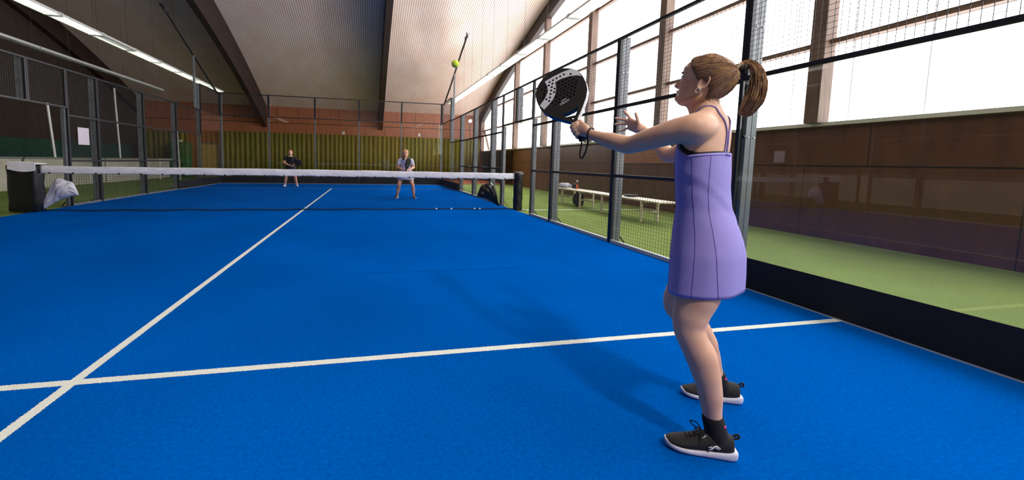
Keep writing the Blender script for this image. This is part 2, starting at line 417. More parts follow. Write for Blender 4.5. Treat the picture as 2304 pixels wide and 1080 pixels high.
for (y, x, z0, z1, lab) in ((10.9, -9.38, 1.03, 4.05, 'white pole standing on the hoarding behind the middle left fence panel'), (15.3, -8.9, -.02, 4.0, 'white pole in the far left corner in front of the green cabinet'), (7.2, -9.38, 1.03, 2.9, 'short white pole on the hoarding seen through the left doorway')):
    bm = NB(); cyl(bm, (x, y, z0-.0), (x-.02, y-.18, z1), .036, 12); solo('white_pole', bm, 'white', lab, 'pole')
# curtain, door, box on the far wall
def curtain(x0, x1, z0, z1, y, label):
    bm = NB(); n = int((x1-x0)/.035); rings = []
    for i in range(n+1):
        xx = x0+(x1-x0)*i/n; d = .06*math.sin(xx*2*PI/.27+.8*math.sin(xx*1.7))+.025*math.sin(xx*2*PI/.11)
        rings.append([(xx, y+d, z0), (xx, y+d+.012, z0), (xx, y+d*.8+.012, z1), (xx, y+d*.8, z1)])
    skin_rings(bm, rings); return solo('curtain', bm, 'curtain', label, 'curtain', smooth=True)
curtain(-7.2, 8.8, .03, 2.72, 16.5, 'long olive green pleated curtain across the far wall')
curtain(-11.3, -9.0, .03, 2.6, 16.5, 'short olive curtain at the far left beside the green box')
t = thing('wall_door', 'beige door on the far wall left of the olive curtain', 'door', (-7.85, 16.7, 0))
bm = NB(); bevbox(bm, -8.28, -7.45, 16.66, 16.74, -.01, 1.9, .01); obj('door_leaf', bm, 'beige', t)
bm = NB(); box(bm, -8.36, -8.28, 16.64, 16.78, -.01, 1.98); box(bm, -7.45, -7.37, 16.64, 16.78, -.01, 1.98); box(bm, -8.36, -7.37, 16.64, 16.78, 1.9, 1.98); obj('door_frame', bm, 'grey_trim', t)
bm = NB(); cyl(bm, (-7.55, 16.66, 1.0), (-7.55, 16.58, 1.0), .015); cyl(bm, (-7.55, 16.59, 1.0), (-7.68, 16.59, 1.0), .012); obj('door_handle', bm, 'steel', t)
t = thing('green_cabinet', 'tall green plastic cabinet in the far left corner', 'cabinet', (-9.0, 15.9, -.02))
bm = NB(); bevbox(bm, -9.45, -8.6, 15.5, 16.2, -.02, 1.9, .04); obj('body', bm, 'green_box', t)
bm = NB(); bevbox(bm, -9.48, -8.57, 15.46, 16.24, 1.9, 1.97, .02); obj('lid', bm, 'green_box', t)
bm = NB(); cyl(bm, (-9.0, 15.5, .7), (-9.0, 15.46, .7), .16, 20); obj('hatch', bm, 'kick', t)
bm = NB(); bevbox(bm, -9.08, -8.9, 15.6, 15.75, 1.97, 2.09, .01); solo('white_box', bm, 'white', 'small white box on top of the green cabinet', 'box')
# small crowd barrier
t = thing('barrier', 'pale tubular barrier in front of the green cabinet', 'barrier', (-8.5, 13.3, -.02))
for xx in (-8.95, -8.05):
    bm = NB(); cyl(bm, (xx, 13.3, -.02), (xx, 13.3, 1.0), .03, 10); obj('leg', bm, 'cream', t)
bm = NB(); cyl(bm, (-8.95, 13.3, .98), (-8.05, 13.3, .98), .03, 10); cyl(bm, (-8.95, 13.3, .5), (-8.05, 13.3, .5), .02, 10); obj('rail', bm, 'cream', t)
# signs on the far wall
def text_mesh(body, size, depth=0.002):
    cu = bpy.data.curves.new('txt', 'FONT'); cu.body = body; cu.size = size; cu.extrude = depth; cu.align_x = 'CENTER'; cu.align_y = 'CENTER'
    o = bpy.data.objects.new('txt', cu); C.objects.link(o)
    dg = bpy.context.evaluated_depsgraph_get(); me = bpy.data.meshes.new_from_object(o.evaluated_get(dg), depsgraph=dg)
    bpy.data.objects.remove(o); bpy.data.curves.remove(cu); return me
def wall_sign(x, z, wd, h, label, txt=None):
    t = thing('number_sign', label, 'sign', (x, YB-.02, z))
    bm = NB(); bevbox(bm, x-wd/2, x+wd/2, YB-.025, YB-.003, z-h/2, z+h/2, .004); obj('plate', bm, 'white', t)
    if txt:
        me = text_mesh(txt, h*.75); me.transform(Matrix.Translation((0, -.008, 0)) @ Matrix.Rotation(PI/2, 4, 'X'))
        obj('digit', me, 'sign_ink', t, local=True)
wall_sign(-.135, 2.86, .16, .17, 'small white square sign reading 2 above the middle of the curtain', '2')
wall_sign(4.72, 2.9, .13, .2, 'plain white rectangular plate above the right end of the curtain')

# ------------------------------------------------------------------ the cage
def fmesh(bm, axis, c, a0, a1, z0, z1, p=0.0475, r=0.0014):
    # grid of square wires: axis 0 -> plane X=c running along Y, axis 1 -> plane Y=c running along X
    def b(u0, u1, w0, w1):
        if axis == 0: box(bm, c-r, c+r, u0, u1, w0, w1)
        else: box(bm, u0, u1, c-r, c+r, w0, w1)
    nu = max(1, round((a1-a0)/p)); nz = max(1, round((z1-z0)/p))
    for i in range(1, nu): u = a0+(a1-a0)*i/nu; b(u-r, u+r, z0, z1)
    for i in range(1, nz): z = z0+(z1-z0)*i/nz; b(a0, a1, z-r, z+r)
def pbox(bm, axis, c0, c1, a0, a1, z0, z1):
    if axis == 0: box(bm, min(c0, c1), max(c0, c1), a0, a1, z0, z1)
    else: box(bm, a0, a1, min(c0, c1), max(c0, c1), z0, z1)
def panel(axis, side, a0, a1, z0, z1, label, cross=(), base=False):
    c0 = side*(5.0 if axis == 0 else 10.0); c1 = c0+math.copysign(.04, c0); cm = (c0+c1)/2
    loc = (cm, (a0+a1)/2, z0) if axis == 0 else ((a0+a1)/2, cm, z0)
    t = thing('mesh_panel', label, 'fence panel', loc, 0, 'wire mesh panels of the court cage')
    g = .003; e = .036
    bm = NB()
    pbox(bm, axis, c0, c1, a0+g, a0+g+e, z0, z1); pbox(bm, axis, c0, c1, a1-g-e, a1-g, z0, z1)
    pbox(bm, axis, c0, c1, a0+g+e, a1-g-e, z1-e, z1)
    if not base: pbox(bm, axis, c0, c1, a0+g+e, a1-g-e, z0, z0+e)
    obj('frame', bm, 'black_metal', t)
    if base:
        bm = NB(); pbox(bm, axis, c0, c1, a0+g+e, a1-g-e, z0, z0+.045); obj('base_rail', bm, 'base_rail' if side > 0 else 'steel', t, label='pale grey base rail' if side > 0 else None)
    for z in cross:
        bm = NB(); pbox(bm, axis, c0, c1, a0+g+e, a1-g-e, z-.02, z+.02); obj('crossbar', bm, 'black_metal', t)
    bm = NB(); fmesh(bm, axis, cm, a0+g+e, a1-g-e, z0+.03, z1-.03); obj('wire_mesh', bm, 'wire', t)
    return t
def post(axis, side, a, h, label, z0=-.02, wd=.06, depth=.12):
    c0 = side*(5.0 if axis == 0 else 10.0); s = math.copysign(1, c0); c1 = c0+s*.045; c2 = c1+s*depth
    loc = ((c1+c2)/2, a, z0) if axis == 0 else (a, (c1+c2)/2, z0)
    t = thing('fence_post', label, 'post', loc, 0, 'steel posts of the court cage')
    bm = NB(); pbox(bm, axis, c1, c2, a-wd/2, a+wd/2, z0, h); obj('upright', bm, 'steel', t)
    bm = NB()
    # central fold groove on the face turned to the near end
    if axis == 0: pbox(bm, axis, (c1+c2)/2-.002, (c1+c2)/2+.002, a-wd/2-.0015, a-wd/2, z0, h)
    else: pbox(bm, axis, c1-s*.0015, c1, a-.002, a+.002, z0, h)
    obj('groove', bm, 'kick', t)
    for z in (.45, 1.45, 2.5, 3.5):
        if not (z0+.2 < z < h-.1) or (axis == 1 and z > 3): continue
        for k in (-1, 1):
            bm = NB(); cc = (c1+c2)/2+k*depth*.27
            if axis == 0: cyl(bm, (cc, a-wd/2, z), (cc, a-wd/2-.008, z), .009, 8)
            else: cyl(bm, (a+k*.016, c1, z), (a+k*.016, c1-s*.008, z), .009, 8)
            obj('bolt', bm, 'bolt', t)
    if z0 < .5:
        bm = NB()
        if axis == 0:
            box(bm, min(c1, c2)-.0, max(c1, c2)+.0, a-.09, a+.09, z0, z0+.012)
            bar(bm, (c2+s*.0, a, .10), (c2+s*.10, a, z0+.008), .012, .03, (0, 1, 0))
        else: box(bm, a-.09, a+.09, min(c1, c2), max(c1, c2), z0, z0+.012)
        obj('base_plate', bm, 'black_metal', t)
    return t
def pane(axis, side, a0, a1, z1, label):
    c0 = side*(5.0 if axis == 0 else 10.0); s = math.copysign(1, c0); c1 = c0+s*.012
    loc = (c0, (a0+a1)/2, 0) if axis == 0 else ((a0+a1)/2, c0, 0)
    t = thing('glass_pane', label, 'glass pane', loc, 0, 'glass panes of the court cage')
    bm = NB(); pbox(bm, axis, c0, c1, a0+.006, a1-.006, .0, z1); obj('glass', bm, 'glass', t)
    bm = NB(); pbox(bm, axis, c0-s*.006, c0-s*.001, a0+.006, a1-.006, .012, .3); obj('kick_board', bm, 'kick', t, label='black kick board along the foot of the glass')
    bm = NB(); pbox(bm, axis, c0-s*.006, c1+s*.004, a0+.006, a1-.006, .0005, .012); obj('base_rail', bm, 'base_rail', t, label='thin pale base rail')
    for a in (a0+.05, a1-.05):
        for z in (.45, 1.45, z1-.25):
            bm = NB()
            if axis == 0: cyl(bm, (c0, a, z), (c0-s*.012, a, z), .018, 12)
            else: cyl(bm, (a, c0, z), (a, c0-s*.012, z), .018, 12)
            obj('clamp', bm, 'black_metal', t)
    return t
for s, sd in ((1, 'right'), (-1, 'left')):
    other = 'window' if s > 0 else 'dark'
    # full-height mesh
    panel(0, s, 4, 6, 0, 3, 'full height mesh panel next to the far glass on the %s side' % sd, (1, 2), True)
    panel(0, s, 2, 4, 0, 3, 'full height mesh panel second from the far glass on the %s side' % sd, (1, 2), True)
    panel(0, s, 1, 2, 0, 3, 'narrow mesh panel just beyond the doorway on the %s side' % sd, (1, 2), True)
    panel(0, s, 0, 1, 2.15, 3, 'small mesh panel over the far half of the %s doorway' % sd)
    panel(0, s, -1, 0, 2.15, 3, 'small mesh panel over the near half of the %s doorway' % sd)
    panel(0, s, -2, -1, 0, 3, 'narrow mesh panel on the near side of the %s doorway' % sd, (1, 2), True)
    panel(0, s, -4, -2, 0, 3, 'full height mesh panel second from the near glass on the %s side' % sd, (1, 2), True)
    panel(0, s, -6, -4, 0, 3, 'full height mesh panel next to the near glass on the %s side' % sd, (1, 2), True)
    panel(0, s, -8, -6, 2, 3, 'mesh panel on top of the near two metre glass pane, %s side' % sd)
    panel(0, s, -10, -8, 3, 4, 'mesh panel above the nearest glass pane on the %s side' % sd)
    panel(0, s, 6, 8, 2, 3, 'mesh panel on top of the far two metre glass pane, %s side' % sd)
    panel(0, s, 8, 10, 3, 4, 'mesh panel above the corner glass pane on the far %s side' % sd)
    pane(0, s, 8, 10, 3, 'tall glass pane at the far corner on the %s side' % sd)
    pane(0, s, 6, 8, 2, 'two metre glass pane near the far end of the %s side' % sd)
    pane(0, s, -8, -6, 2, 'big near glass pane beside the photographer on the %s side' % sd)
    pane(0, s, -10, -8, 3, 'nearest tall glass pane on the %s side' % sd)
    for a, h, lab in ((8, 4.0, 'grey steel post between the two far glass panes, %s side' % sd),
                      (6, 3.0, 'grey steel post where far glass meets mesh, %s side' % sd),
                      (4, 3.0, 'grey steel post one panel before the far glass, %s side' % sd),
                      (2, 3.0, 'grey steel post one narrow panel beyond the %s doorway' % sd),
                      (1, 2.15, 'far jamb post of the %s doorway' % sd),
                      (-1, 2.15, 'near jamb post of the %s doorway' % sd),
                      (-2, 3.0, 'grey steel post one narrow panel before the %s doorway' % sd),
                      (-4, 3.0, 'grey steel post two panels before the near glass end, %s side' % sd),
                      (-6, 3.0, 'big grey steel post at the edge of the near glass, %s side' % sd),
                      (-8, 4.0, 'nearest grey steel post on the %s side' % sd)):
        post(0, s, a, h, lab, depth=.12 if abs(a) != 1 else .07)
    post(0, s, 0, 3.0, 'short grey post above the middle of the %s doorway' % sd, 2.15)
lx = [('leftmost', -5, -3), ('second from left', -3, -1), ('middle', -1, 1), ('second from right', 1, 3), ('rightmost', 3, 5)]
for nm, a0, a1 in lx:
    pane(1, 1, a0, a1, 3, '%s glass pane of the far end wall' % nm)
    panel(1, 1, a0, a1, 3, 4, '%s mesh panel above the far end glass' % nm)
for k, a in enumerate((-4.97, -3, -1, 1, 3, 4.97)):
    post(1, 1, a, 4.0, ('left corner post', 'second post from the left', 'third post from the left', 'third post from the right', 'second post from the right', 'right corner post')[k] + ' of the far end glass wall', depth=.08)
# flood light masts at the far corners
for s, sd in ((1, 'right'), (-1, 'left')):
    t = thing('floodlight_mast', 'slanted floodlight mast on the far %s corner of the cage' % sd, 'floodlight', (5.1*s, 7.7, 3))
    bm = NB(); bar(bm, (5.08*s, 7.68, 3.0), (5.08*s, 7.68, 5.0), .06, .06, (0, 1, 0)); obj('pole', bm, 'steel', t)
    bm = NB(); bar(bm, (5.08*s, 9.98, 3.96), (5.08*s, 5.55, 5.96), .05, .06); obj('arm', bm, 'black_metal', t)
    bm = NB(); bevbox(bm, 5.08*s-.05, 5.08*s+.05, 5.38, 5.58, 5.95, 6.02, .01); obj('lamp_head', bm, 'lamp_white' if s > 0 else 'black_metal', t)
    bm = NB(); box(bm, 5.08*s-.02, 5.08*s+.02, 5.5, 5.9, 5.86, 5.96); obj('bracket', bm, 'black_metal', t)
# paper notice on the left mesh
bm = NB(); bevbox(bm, -4.998, -4.992, 1.27, 1.63, 1.37, 1.76, .001)
solo('paper_notice', bm, 'paper', 'blank pale paper notice fixed to the left mesh near the doorway', 'notice')

# ------------------------------------------------------------------ net
t = thing('tennis_net', 'black net with white headband across the middle of the blue court', 'net', (0, 0, 0))
bm = NB(); p = .042; r = .0012
n = int(9.9/p)
for i in range(n+1): x = -4.86+9.81*i/n; box(bm, x-r, x+r, -r, r, .03, .78)
for i in range(18): z = .04+i*p; box(bm, -4.86, 4.95, -r, r, z-r, z+r)
obj('netting', bm, 'net', t)
bm = NB(); rings = []
N_ = 260
for i in range(N_+1):
    x = -4.87+9.87*i/N_; zt = .913+.006*math.cos(x*PI/5)+.003*math.sin(x*5.1); zb = zt-.148+.006*math.sin(x*13)*math.sin(x*3.1)
    th = .012+.004*math.sin(x*9); rr = []
    for k in range(16):
        a = 2*PI*k/16; cz = (zt+zb)/2; hz = (zt-zb)/2
        w_ = .006*math.sin(x*23+3*math.sin(a))*math.sin(a*2+x*7)
        rr.append((x, (th+w_*.6)*math.cos(a)*(1.0 if abs(math.sin(a)) < .8 else .6), cz+hz*math.copysign(abs(math.sin(a))**.6, math.sin(a))))
    rings.append(rr)
skin_rings(bm, rings); obj('headband', bm, 'white_tape', t, True, label='white crumpled headband')
for i in range(25):
    x = -4.72+i*.395; bm = NB(); bevbox(bm, x-.014, x+.014, -.022, .022, .755, .785, .004); obj('tie', bm, 'net', t)
bm = NB(); tube(bm, [(-4.87+9.87*i/60, .004*math.sin(i), .022+.006*math.sin(i*.9)) for i in range(61)], .011, 8); obj('bottom_cord', bm, 'net', t, True)
for x in (3.05, 3.42, 4.0, 4.13):
    bm = NB(); cyl(bm, (x-.02, -.012, .024), (x+.02, -.012, .024), .016, 8); obj('cord_clip', bm, 'white', t, label='white cord clip')
def net_post(x, label, rad=.115):
    t = thing('net_post', label, 'net post', (x, 0, -.02))
    bm = NB(); rings = []
    for i in range(26):
        z = -.02+.93*i/25; rings.append([(x+(rad+.004*math.sin(z*21+k*.9)+.003*math.sin(z*47+k*2.1))*math.cos(2*PI*k/24), (rad+.004*math.sin(z*21+k*.9))*math.sin(2*PI*k/24), z) for k in range(24)])
    skin_rings(bm, rings); obj('padding', bm, 'pad', t, True)
    bm = NB(); cyl(bm, (x, 0, .91), (x, 0, .935), rad*1.02, 24); cyl(bm, (x, 0, .935), (x, 0, .945), rad*.7, 24); obj('cap', bm, 'steel', t)
    bm = NB(); box(bm, x-.1, x+.2, -.1, .1, -.02, -.008); obj('base_plate', bm, 'black_metal', t)
net_post(5.12, 'black padded net post at the right end of the net')
t = thing('net_post', 'wide black padded block with white flap at the left end of the net', 'net post', (-5.12, 0, -.02))
bm = NB(); bevbox(bm, -5.36, -4.88, -.13, .13, .002, .93, .05); bm.normal_update()
bmesh.ops.subdivide_edges(bm, edges=bm.edges, cuts=4, use_grid_fill=True)
for v in bm.verts: v.co += Vector((.008*math.sin(v.co.z*19+v.co.y*9), .010*math.sin(v.co.z*15+v.co.x*11), 0))
obj('padding', bm, 'pad', t, True)
bm = NB(); skin_rings(bm, [[(x, y, z+dz) for y, z, dz in ((-.15, .86, -.02-.05*math.sin((x+5.3)*6)), (-.155, .86, -.02-.05*math.sin((x+5.3)*6)), (-.145, .955+.03*k, 0), (.145, .955+.03*k, 0), (.14, .945+.03*k, 0), (-.135, .945+.03*k, 0))] for x, k in [(-5.3+.034*i, 1-i/13) for i in range(14)]])
obj('flap', bm, 'white_tape', t, label='white flap over the top')
def bag(x_out, x_pk, x_in, zpk, zout, zin, y, mat, label, name):
    # draped triangular sheet hung over the net corner: fan of creased folds, closed front and back
    bm = NB(); rnd = random.Random(int(abs(x_out*100)))
    top = [Vector((x_out, y, zout)), Vector((x_out+(x_pk-x_out)*.35, y, zout+(zpk-zout)*.62)), Vector((x_out+(x_pk-x_out)*.75, y, zpk*.96)), Vector((x_pk, y, zpk)), Vector((x_pk+(x_in-x_pk)*.35, y, zpk*.93)), Vector((x_pk+(x_in-x_pk)*.7, y, zpk*.72+zin*.28)), Vector((x_in, y, zin))]
    tp, _ = crom(top, [0]*7, 8)
    n = len(tp); m_ = 14; front = []; back = []
    for j in range(m_+1):
        v = j/m_; rf = []; rb = []
        for i, p in enumerate(tp):
            u_ = i/(n-1); b0 = Vector((x_out, y, zout)).lerp(Vector((x_in, y, zin)), u_)
            b0.z += .05*math.sin(u_*PI)*(1 if abs(x_out) > 4.6 else .4)
            q_ = p.lerp(b0, v); bul = math.sin(min(1, v)*PI)**.6*math.sin(u_*PI)**.6
            cr = .028*math.sin(u_*17+v*7+rnd.random()*.5)*math.sin(v*9+u_*5)+.016*math.sin(u_*39+v*21)
            rf.append((q_.x+.01*math.sin(v*23+u_*9), q_.y-.004-(.10+cr)*bul, q_.z+.008*math.sin(u_*31+v*13)*bul)); rb.append((q_.x, q_.y+.004+.05*bul, q_.z))
        front.append([bm.verts.new(c) for c in rf]); back.append([bm.verts.new(c) for c in rb])
    for A in (front, back):
        for j in range(m_):
            for i in range(n-1): bm.faces.new((A[j][i], A[j][i+1], A[j+1][i+1], A[j+1][i]))
    for j in (0, m_):
        for i in range(n-1): bm.faces.new((front[j][i], front[j][i+1], back[j][i+1], back[j][i]))
    for i in (0, n-1):
        for j in range(m_): bm.faces.new((front[j][i], front[j+1][i], back[j+1][i], back[j][i]))
    return solo(name, bm, mat, label, 'bag', smooth=True)
bag(4.68, 4.42, 4.10, .67, .06, .30, .17, 'bag_black', 'shiny black plastic bag hanging behind the right end of the net', 'plastic_bag')
bag(-4.79, -4.5, -4.2, .67, .06, .34, -.088, 'bag_white', 'crumpled white bag hanging at the left end of the net', 'plastic_bag')

# ------------------------------------------------------------------ fluorescent lamp rows
def lamp(x, y, z, lit=(True, True), label='', L=1.5, group='fluorescent lamps in two long rows', wd=.36):
    t = thing('fluorescent_lamp', label, 'lamp', (x, y, z), 0, group)
    a, b = y-L/2+.008, y+L/2-.008
    bm = NB(); h = wd/2
    prof = [(-h, 0), (-h*.72, .085), (h*.72, .085), (h, 0), (h-.008, -.002), (h*.68, .075), (-h*.68, .075), (-h+.008, -.002)]
    skin_rings(bm, [[(x+px, yy, z+pz) for px, pz in prof] for yy in (a, b)], cap=False)
    for yy in (a, b): box(bm, x-h*.98, x+h*.98, yy-.012, yy+.012, z-.014, z+.08)
    obj('housing', bm, 'lamp_white', t)
    for k, s in enumerate((-1, 1)):
        bm = NB(); cyl(bm, (x+s*.075, a+.03, z+.035), (x+s*.075, b-.03, z+.035), .024, 10); obj('tube', bm, 'tube' if lit[k] else 'tube_off', t, True, label=None if lit[k] else 'unlit tube')
    bm = NB()
    for i in range(1, 24):
        yy = a+(b-a)*i/24; box(bm, x-h*.9, x+h*.9, yy-.0015, yy+.0015, z-.012, z+.006)
    box(bm, x-.004, x+.004, a, b, z-.012, z+.004)
    obj('louvre', bm, 'lamp_white', t)
    bm = NB(); cyl(bm, (x, b-.1, z+.085), (x, b-.1, zc(b-.1)-.01), .004, 6); obj('cable', bm, 'cable', t)
    return t
for s, sd in ((1, 'right'), (-1, 'left')):
    for i in range(15):
        y = 12.45-1.55*i
        lab = ('lit twin tube lamp, number %d from the far end of the %s row' % (i+1, sd))
        if i == 0: lab = 'lit twin tube lamp closing the far end of the %s row' % sd
        lit = (True, True)
        if s < 0 and i == 5: lit = (True, False); lab = 'lamp with one dark tube in the left row'
        lamp(6.05*s, y, 4.5, lit, lab)
for i in range(7):
    lamp(-9.0, 13.1-1.55*i, 4.5, (False, False), 'unlit lamp, number %d from the far end of the dark left row' % (i+1), group='unlit lamps along the left wall', wd=.26)

# flash on a stand beyond the cage
t = thing('studio_flash', 'bright studio flash on a stand behind the far right mesh', 'flash', (6.84, 11.55, 0))
bm = NB(); cyl(bm, (6.84, 11.55, .5), (6.84, 11.55, 3.3), .016, 10); obj('pole', bm, 'black_metal', t)
for k in range(3):
    a = k*2*PI/3; bm = NB(); cyl(bm, (6.84, 11.55, .75), (7.1+.5*math.cos(a), 11.55+.5*math.sin(a), .005), .012, 8); obj('leg', bm, 'black_metal', t)
dv = (Vector((1.4, -9.2, 1.2))-Vector((6.84, 11.55, 3.4))).normalized()
bm = NB(); cyl(bm, Vector((6.84, 11.55, 3.4))-dv*.12, Vector((6.84, 11.55, 3.4))+dv*.12, .06, 20, .085); obj('flash_head', bm, 'black_metal', t)
bm = NB(); cyl(bm, Vector((6.84, 11.55, 3.4))+dv*.122, Vector((6.84, 11.55, 3.4))+dv*.13, .08, 20); obj('flash_face', bm, 'flash', t)

# ------------------------------------------------------------------ benches and the things on them
def bench(y0, y1, xl, xr, label, z=.45):
    t = thing('bench', label, 'bench', ((xl+xr)/2, (y0+y1)/2, -.02), 0, 'white slatted benches')
    n = 4; w_ = (xr-xl+.06)/n
    for i in range(n):
        a = xl-.03+i*w_; bm = NB(); bevbox(bm, a+.006, a+w_-.006, y0, y1, z-.035, z, .008); obj('slat', bm, 'cream', t)
    for yy in (y0+.5, y1-.5):
        for xx in (xl, xr):
            bm = NB(); box(bm, xx-.02, xx+.02, yy-.02, yy+.02, -.02, z-.035); obj('leg', bm, 'cream', t)
        bm = NB(); box(bm, xl+.02, xr-.02, yy-.015, yy+.015, .18, .215); obj('stretcher', bm, 'cream', t)
        bm = NB(); box(bm, xl-.03, xr+.03, yy-.02, yy+.02, z-.06, z-.034); obj('bearer', bm, 'cream', t)
bench(-2.55, -.12, 7.07, 7.46, 'near white slatted bench on green turf behind the right mesh')
bench(-.06, 1.95, 7.1, 7.5, 'far white slatted bench carrying bag and bottle behind the mesh')
t = thing('drink_bottle', 'clear bottle of orange drink standing on the far bench', 'bottle', (7.34, 1.05, .45))
bm = NB(); prof = [(.036, 0), (.038, .02), (.038, .17), (.03, .2), (.02, .215)]
skin_rings(bm, [[(7.34+r_*math.cos(2*PI*k/16), 1.05+r_*math.sin(2*PI*k/16), .451+z) for k in range(16)] for r_, z in prof]); obj('bottle_body', bm, 'plastic', t, True)
bm = NB(); cyl(bm, (7.34, 1.05, .455), (7.34, 1.05, .58), .034, 16); obj('drink', bm, 'orange', t)
bm = NB(); cyl(bm, (7.34, 1.05, .664), (7.34, 1.05, .705), .024, 16); obj('cap', bm, 'white', t)
def lump(name, c, size, mat, label, cat, seed=1, amp=.25):
    bm = NB(); bmesh.ops.create_icosphere(bm, subdivisions=4, radius=1)
    rnd = random.Random(seed); ph = [rnd.uniform(0, 6) for _ in range(9)]
    for v in bm.verts:
        d = v.co.normalized(); k = 1+amp*(math.sin(d.x*4+ph[0])*math.sin(d.y*5+ph[1])*.7+math.sin(d.z*9+ph[2]+d.x*7)*.3+.2*math.sin(d.y*14+ph[3]+d.z*6))
        v.co = Vector((d.x*size[0]*k, d.y*size[1]*k, max(d.z, -.75)*size[2]*k))
    for v in bm.verts: v.co += Vector(c)
    return solo(name, bm, mat, label, cat, smooth=True)
bm = NB(); box(bm, XR-.012, XR-.002, -.62, 1.47, 1.235, 1.9)
solo('plywood_sheet', bm, 'sheet', 'lighter orange plywood sheet on the wall behind the near bench', 'wall panel')
lump('towel', (7.3, 1.66, .528), (.16, .29, .065), 'white_shirt', 'crumpled white towel lying at the far end of the bench', 'towel', 3)
lump('sports_cap', (7.38, 1.22, .527), (.09, .10, .085), 'navy_shirt', 'dark cap lying between white towel and orange bottle', 'cap', 5, .12)
t = thing('backpack', 'black backpack standing on turf under the far bench', 'backpack', (7.3, .85, -.02))
def lump_bm(c, size, seed, amp):
    bm = NB(); bmesh.ops.create_icosphere(bm, subdivisions=4, radius=1); rnd = random.Random(seed); ph = [rnd.uniform(0, 6) for _ in range(4)]
    for v in bm.verts:
        d = v.co.normalized(); k = 1+amp*math.sin(d.x*4+ph[0])*math.sin(d.y*5+ph[1])+amp*.4*math.sin(d.z*11+ph[2])
        q_ = Vector((math.copysign(abs(d.x)**.55, d.x), math.copysign(abs(d.y)**.55, d.y), math.copysign(abs(d.z)**.55, d.z)))
        v.co = Vector((q_.x*size[0]*k, q_.y*size[1]*k, q_.z*size[2]*k))+Vector(c)
    return bm
obj('bag_body', lump_bm((7.3, .85, .17), (.10, .15, .19), 4, .06), 'black_fabric', t, True)
bm = NB(); tube(bm, [(7.2, .91, .32), (7.165, .93, .2), (7.19, .93, .05)], .016, 8); obj('strap', bm, 'pad', t, True)
bm = NB(); tube(bm, [(7.2, .79, .32), (7.165, .77, .2), (7.19, .77, .05)], .016, 8); obj('strap', bm, 'pad', t, True)

# ------------------------------------------------------------------ padel rackets
def padel_outline(w_=.13, n=48):
    # x across, y along (0 = butt). closed outline of the blade
    pts = []
    for i in range(n):
        a = PI*i/(n-1)  # 0..pi over the top half
        pts.append((w_*math.cos(a), .315+.14*math.sin(a)**.92 if math.sin(a) > 0 else .315))
    lft = [(-.129, .285), (-.120, .245), (-.098, .205), (-.070, .170), (-.044, .140), (-.022, .118), (-.016, .105)]
    rgt = [(-x, y) for x, y in reversed(lft)]
    return pts + lft + rgt
def hole_list():
    hs = []
    for j in range(10):
        y = .252+j*.0185; off = .0 if j % 2 else .0102
        for i in range(-6, 7):
            x = i*.0205+off
            e = (x/.098)**2+((y-.328)/.098)**2
            if e < 1: hs.append((x, y))
    return hs
def poly_curve(loops, depth, bev=0.0, sc=1.0):
    cu = bpy.data.curves.new('pc', 'CURVE'); cu.dimensions = '2D'; cu.fill_mode = 'BOTH'; cu.extrude = depth; cu.bevel_depth = bev; cu.bevel_resolution = 2
    for lp in loops:
        sp = cu.splines.new('POLY'); sp.points.add(len(lp)-1); sp.use_cyclic_u = True
        for p_, (x, y) in zip(sp.points, lp): p_.co = (x*sc, y*sc, 0, 1)
    o = bpy.data.objects.new('pc', cu); C.objects.link(o); dg = bpy.context.evaluated_depsgraph_get()
    me = bpy.data.meshes.new_from_object(o.evaluated_get(dg), depsgraph=dg)
    bpy.data.objects.remove(o); bpy.data.curves.remove(cu); return me
def circ(x, y, r, n=14): return [(x+r*math.cos(2*PI*k/n), y+r*math.sin(2*PI*k/n)) for k in range(n)]
THROAT = [(-.046, .182), (-.02, .172), (.02, .172), (.046, .182), (.026, .148), (.0, .120), (-.026, .148)]
def in_poly(x, y, P):
    c = False
    for i in range(len(P)):
        (x1, y1), (x2, y2) = P[i], P[i-1]
        if (y1 > y) != (y2 > y) and x < (x2-x1)*(y-y1)/(y2-y1)+x1: c = not c
    return c
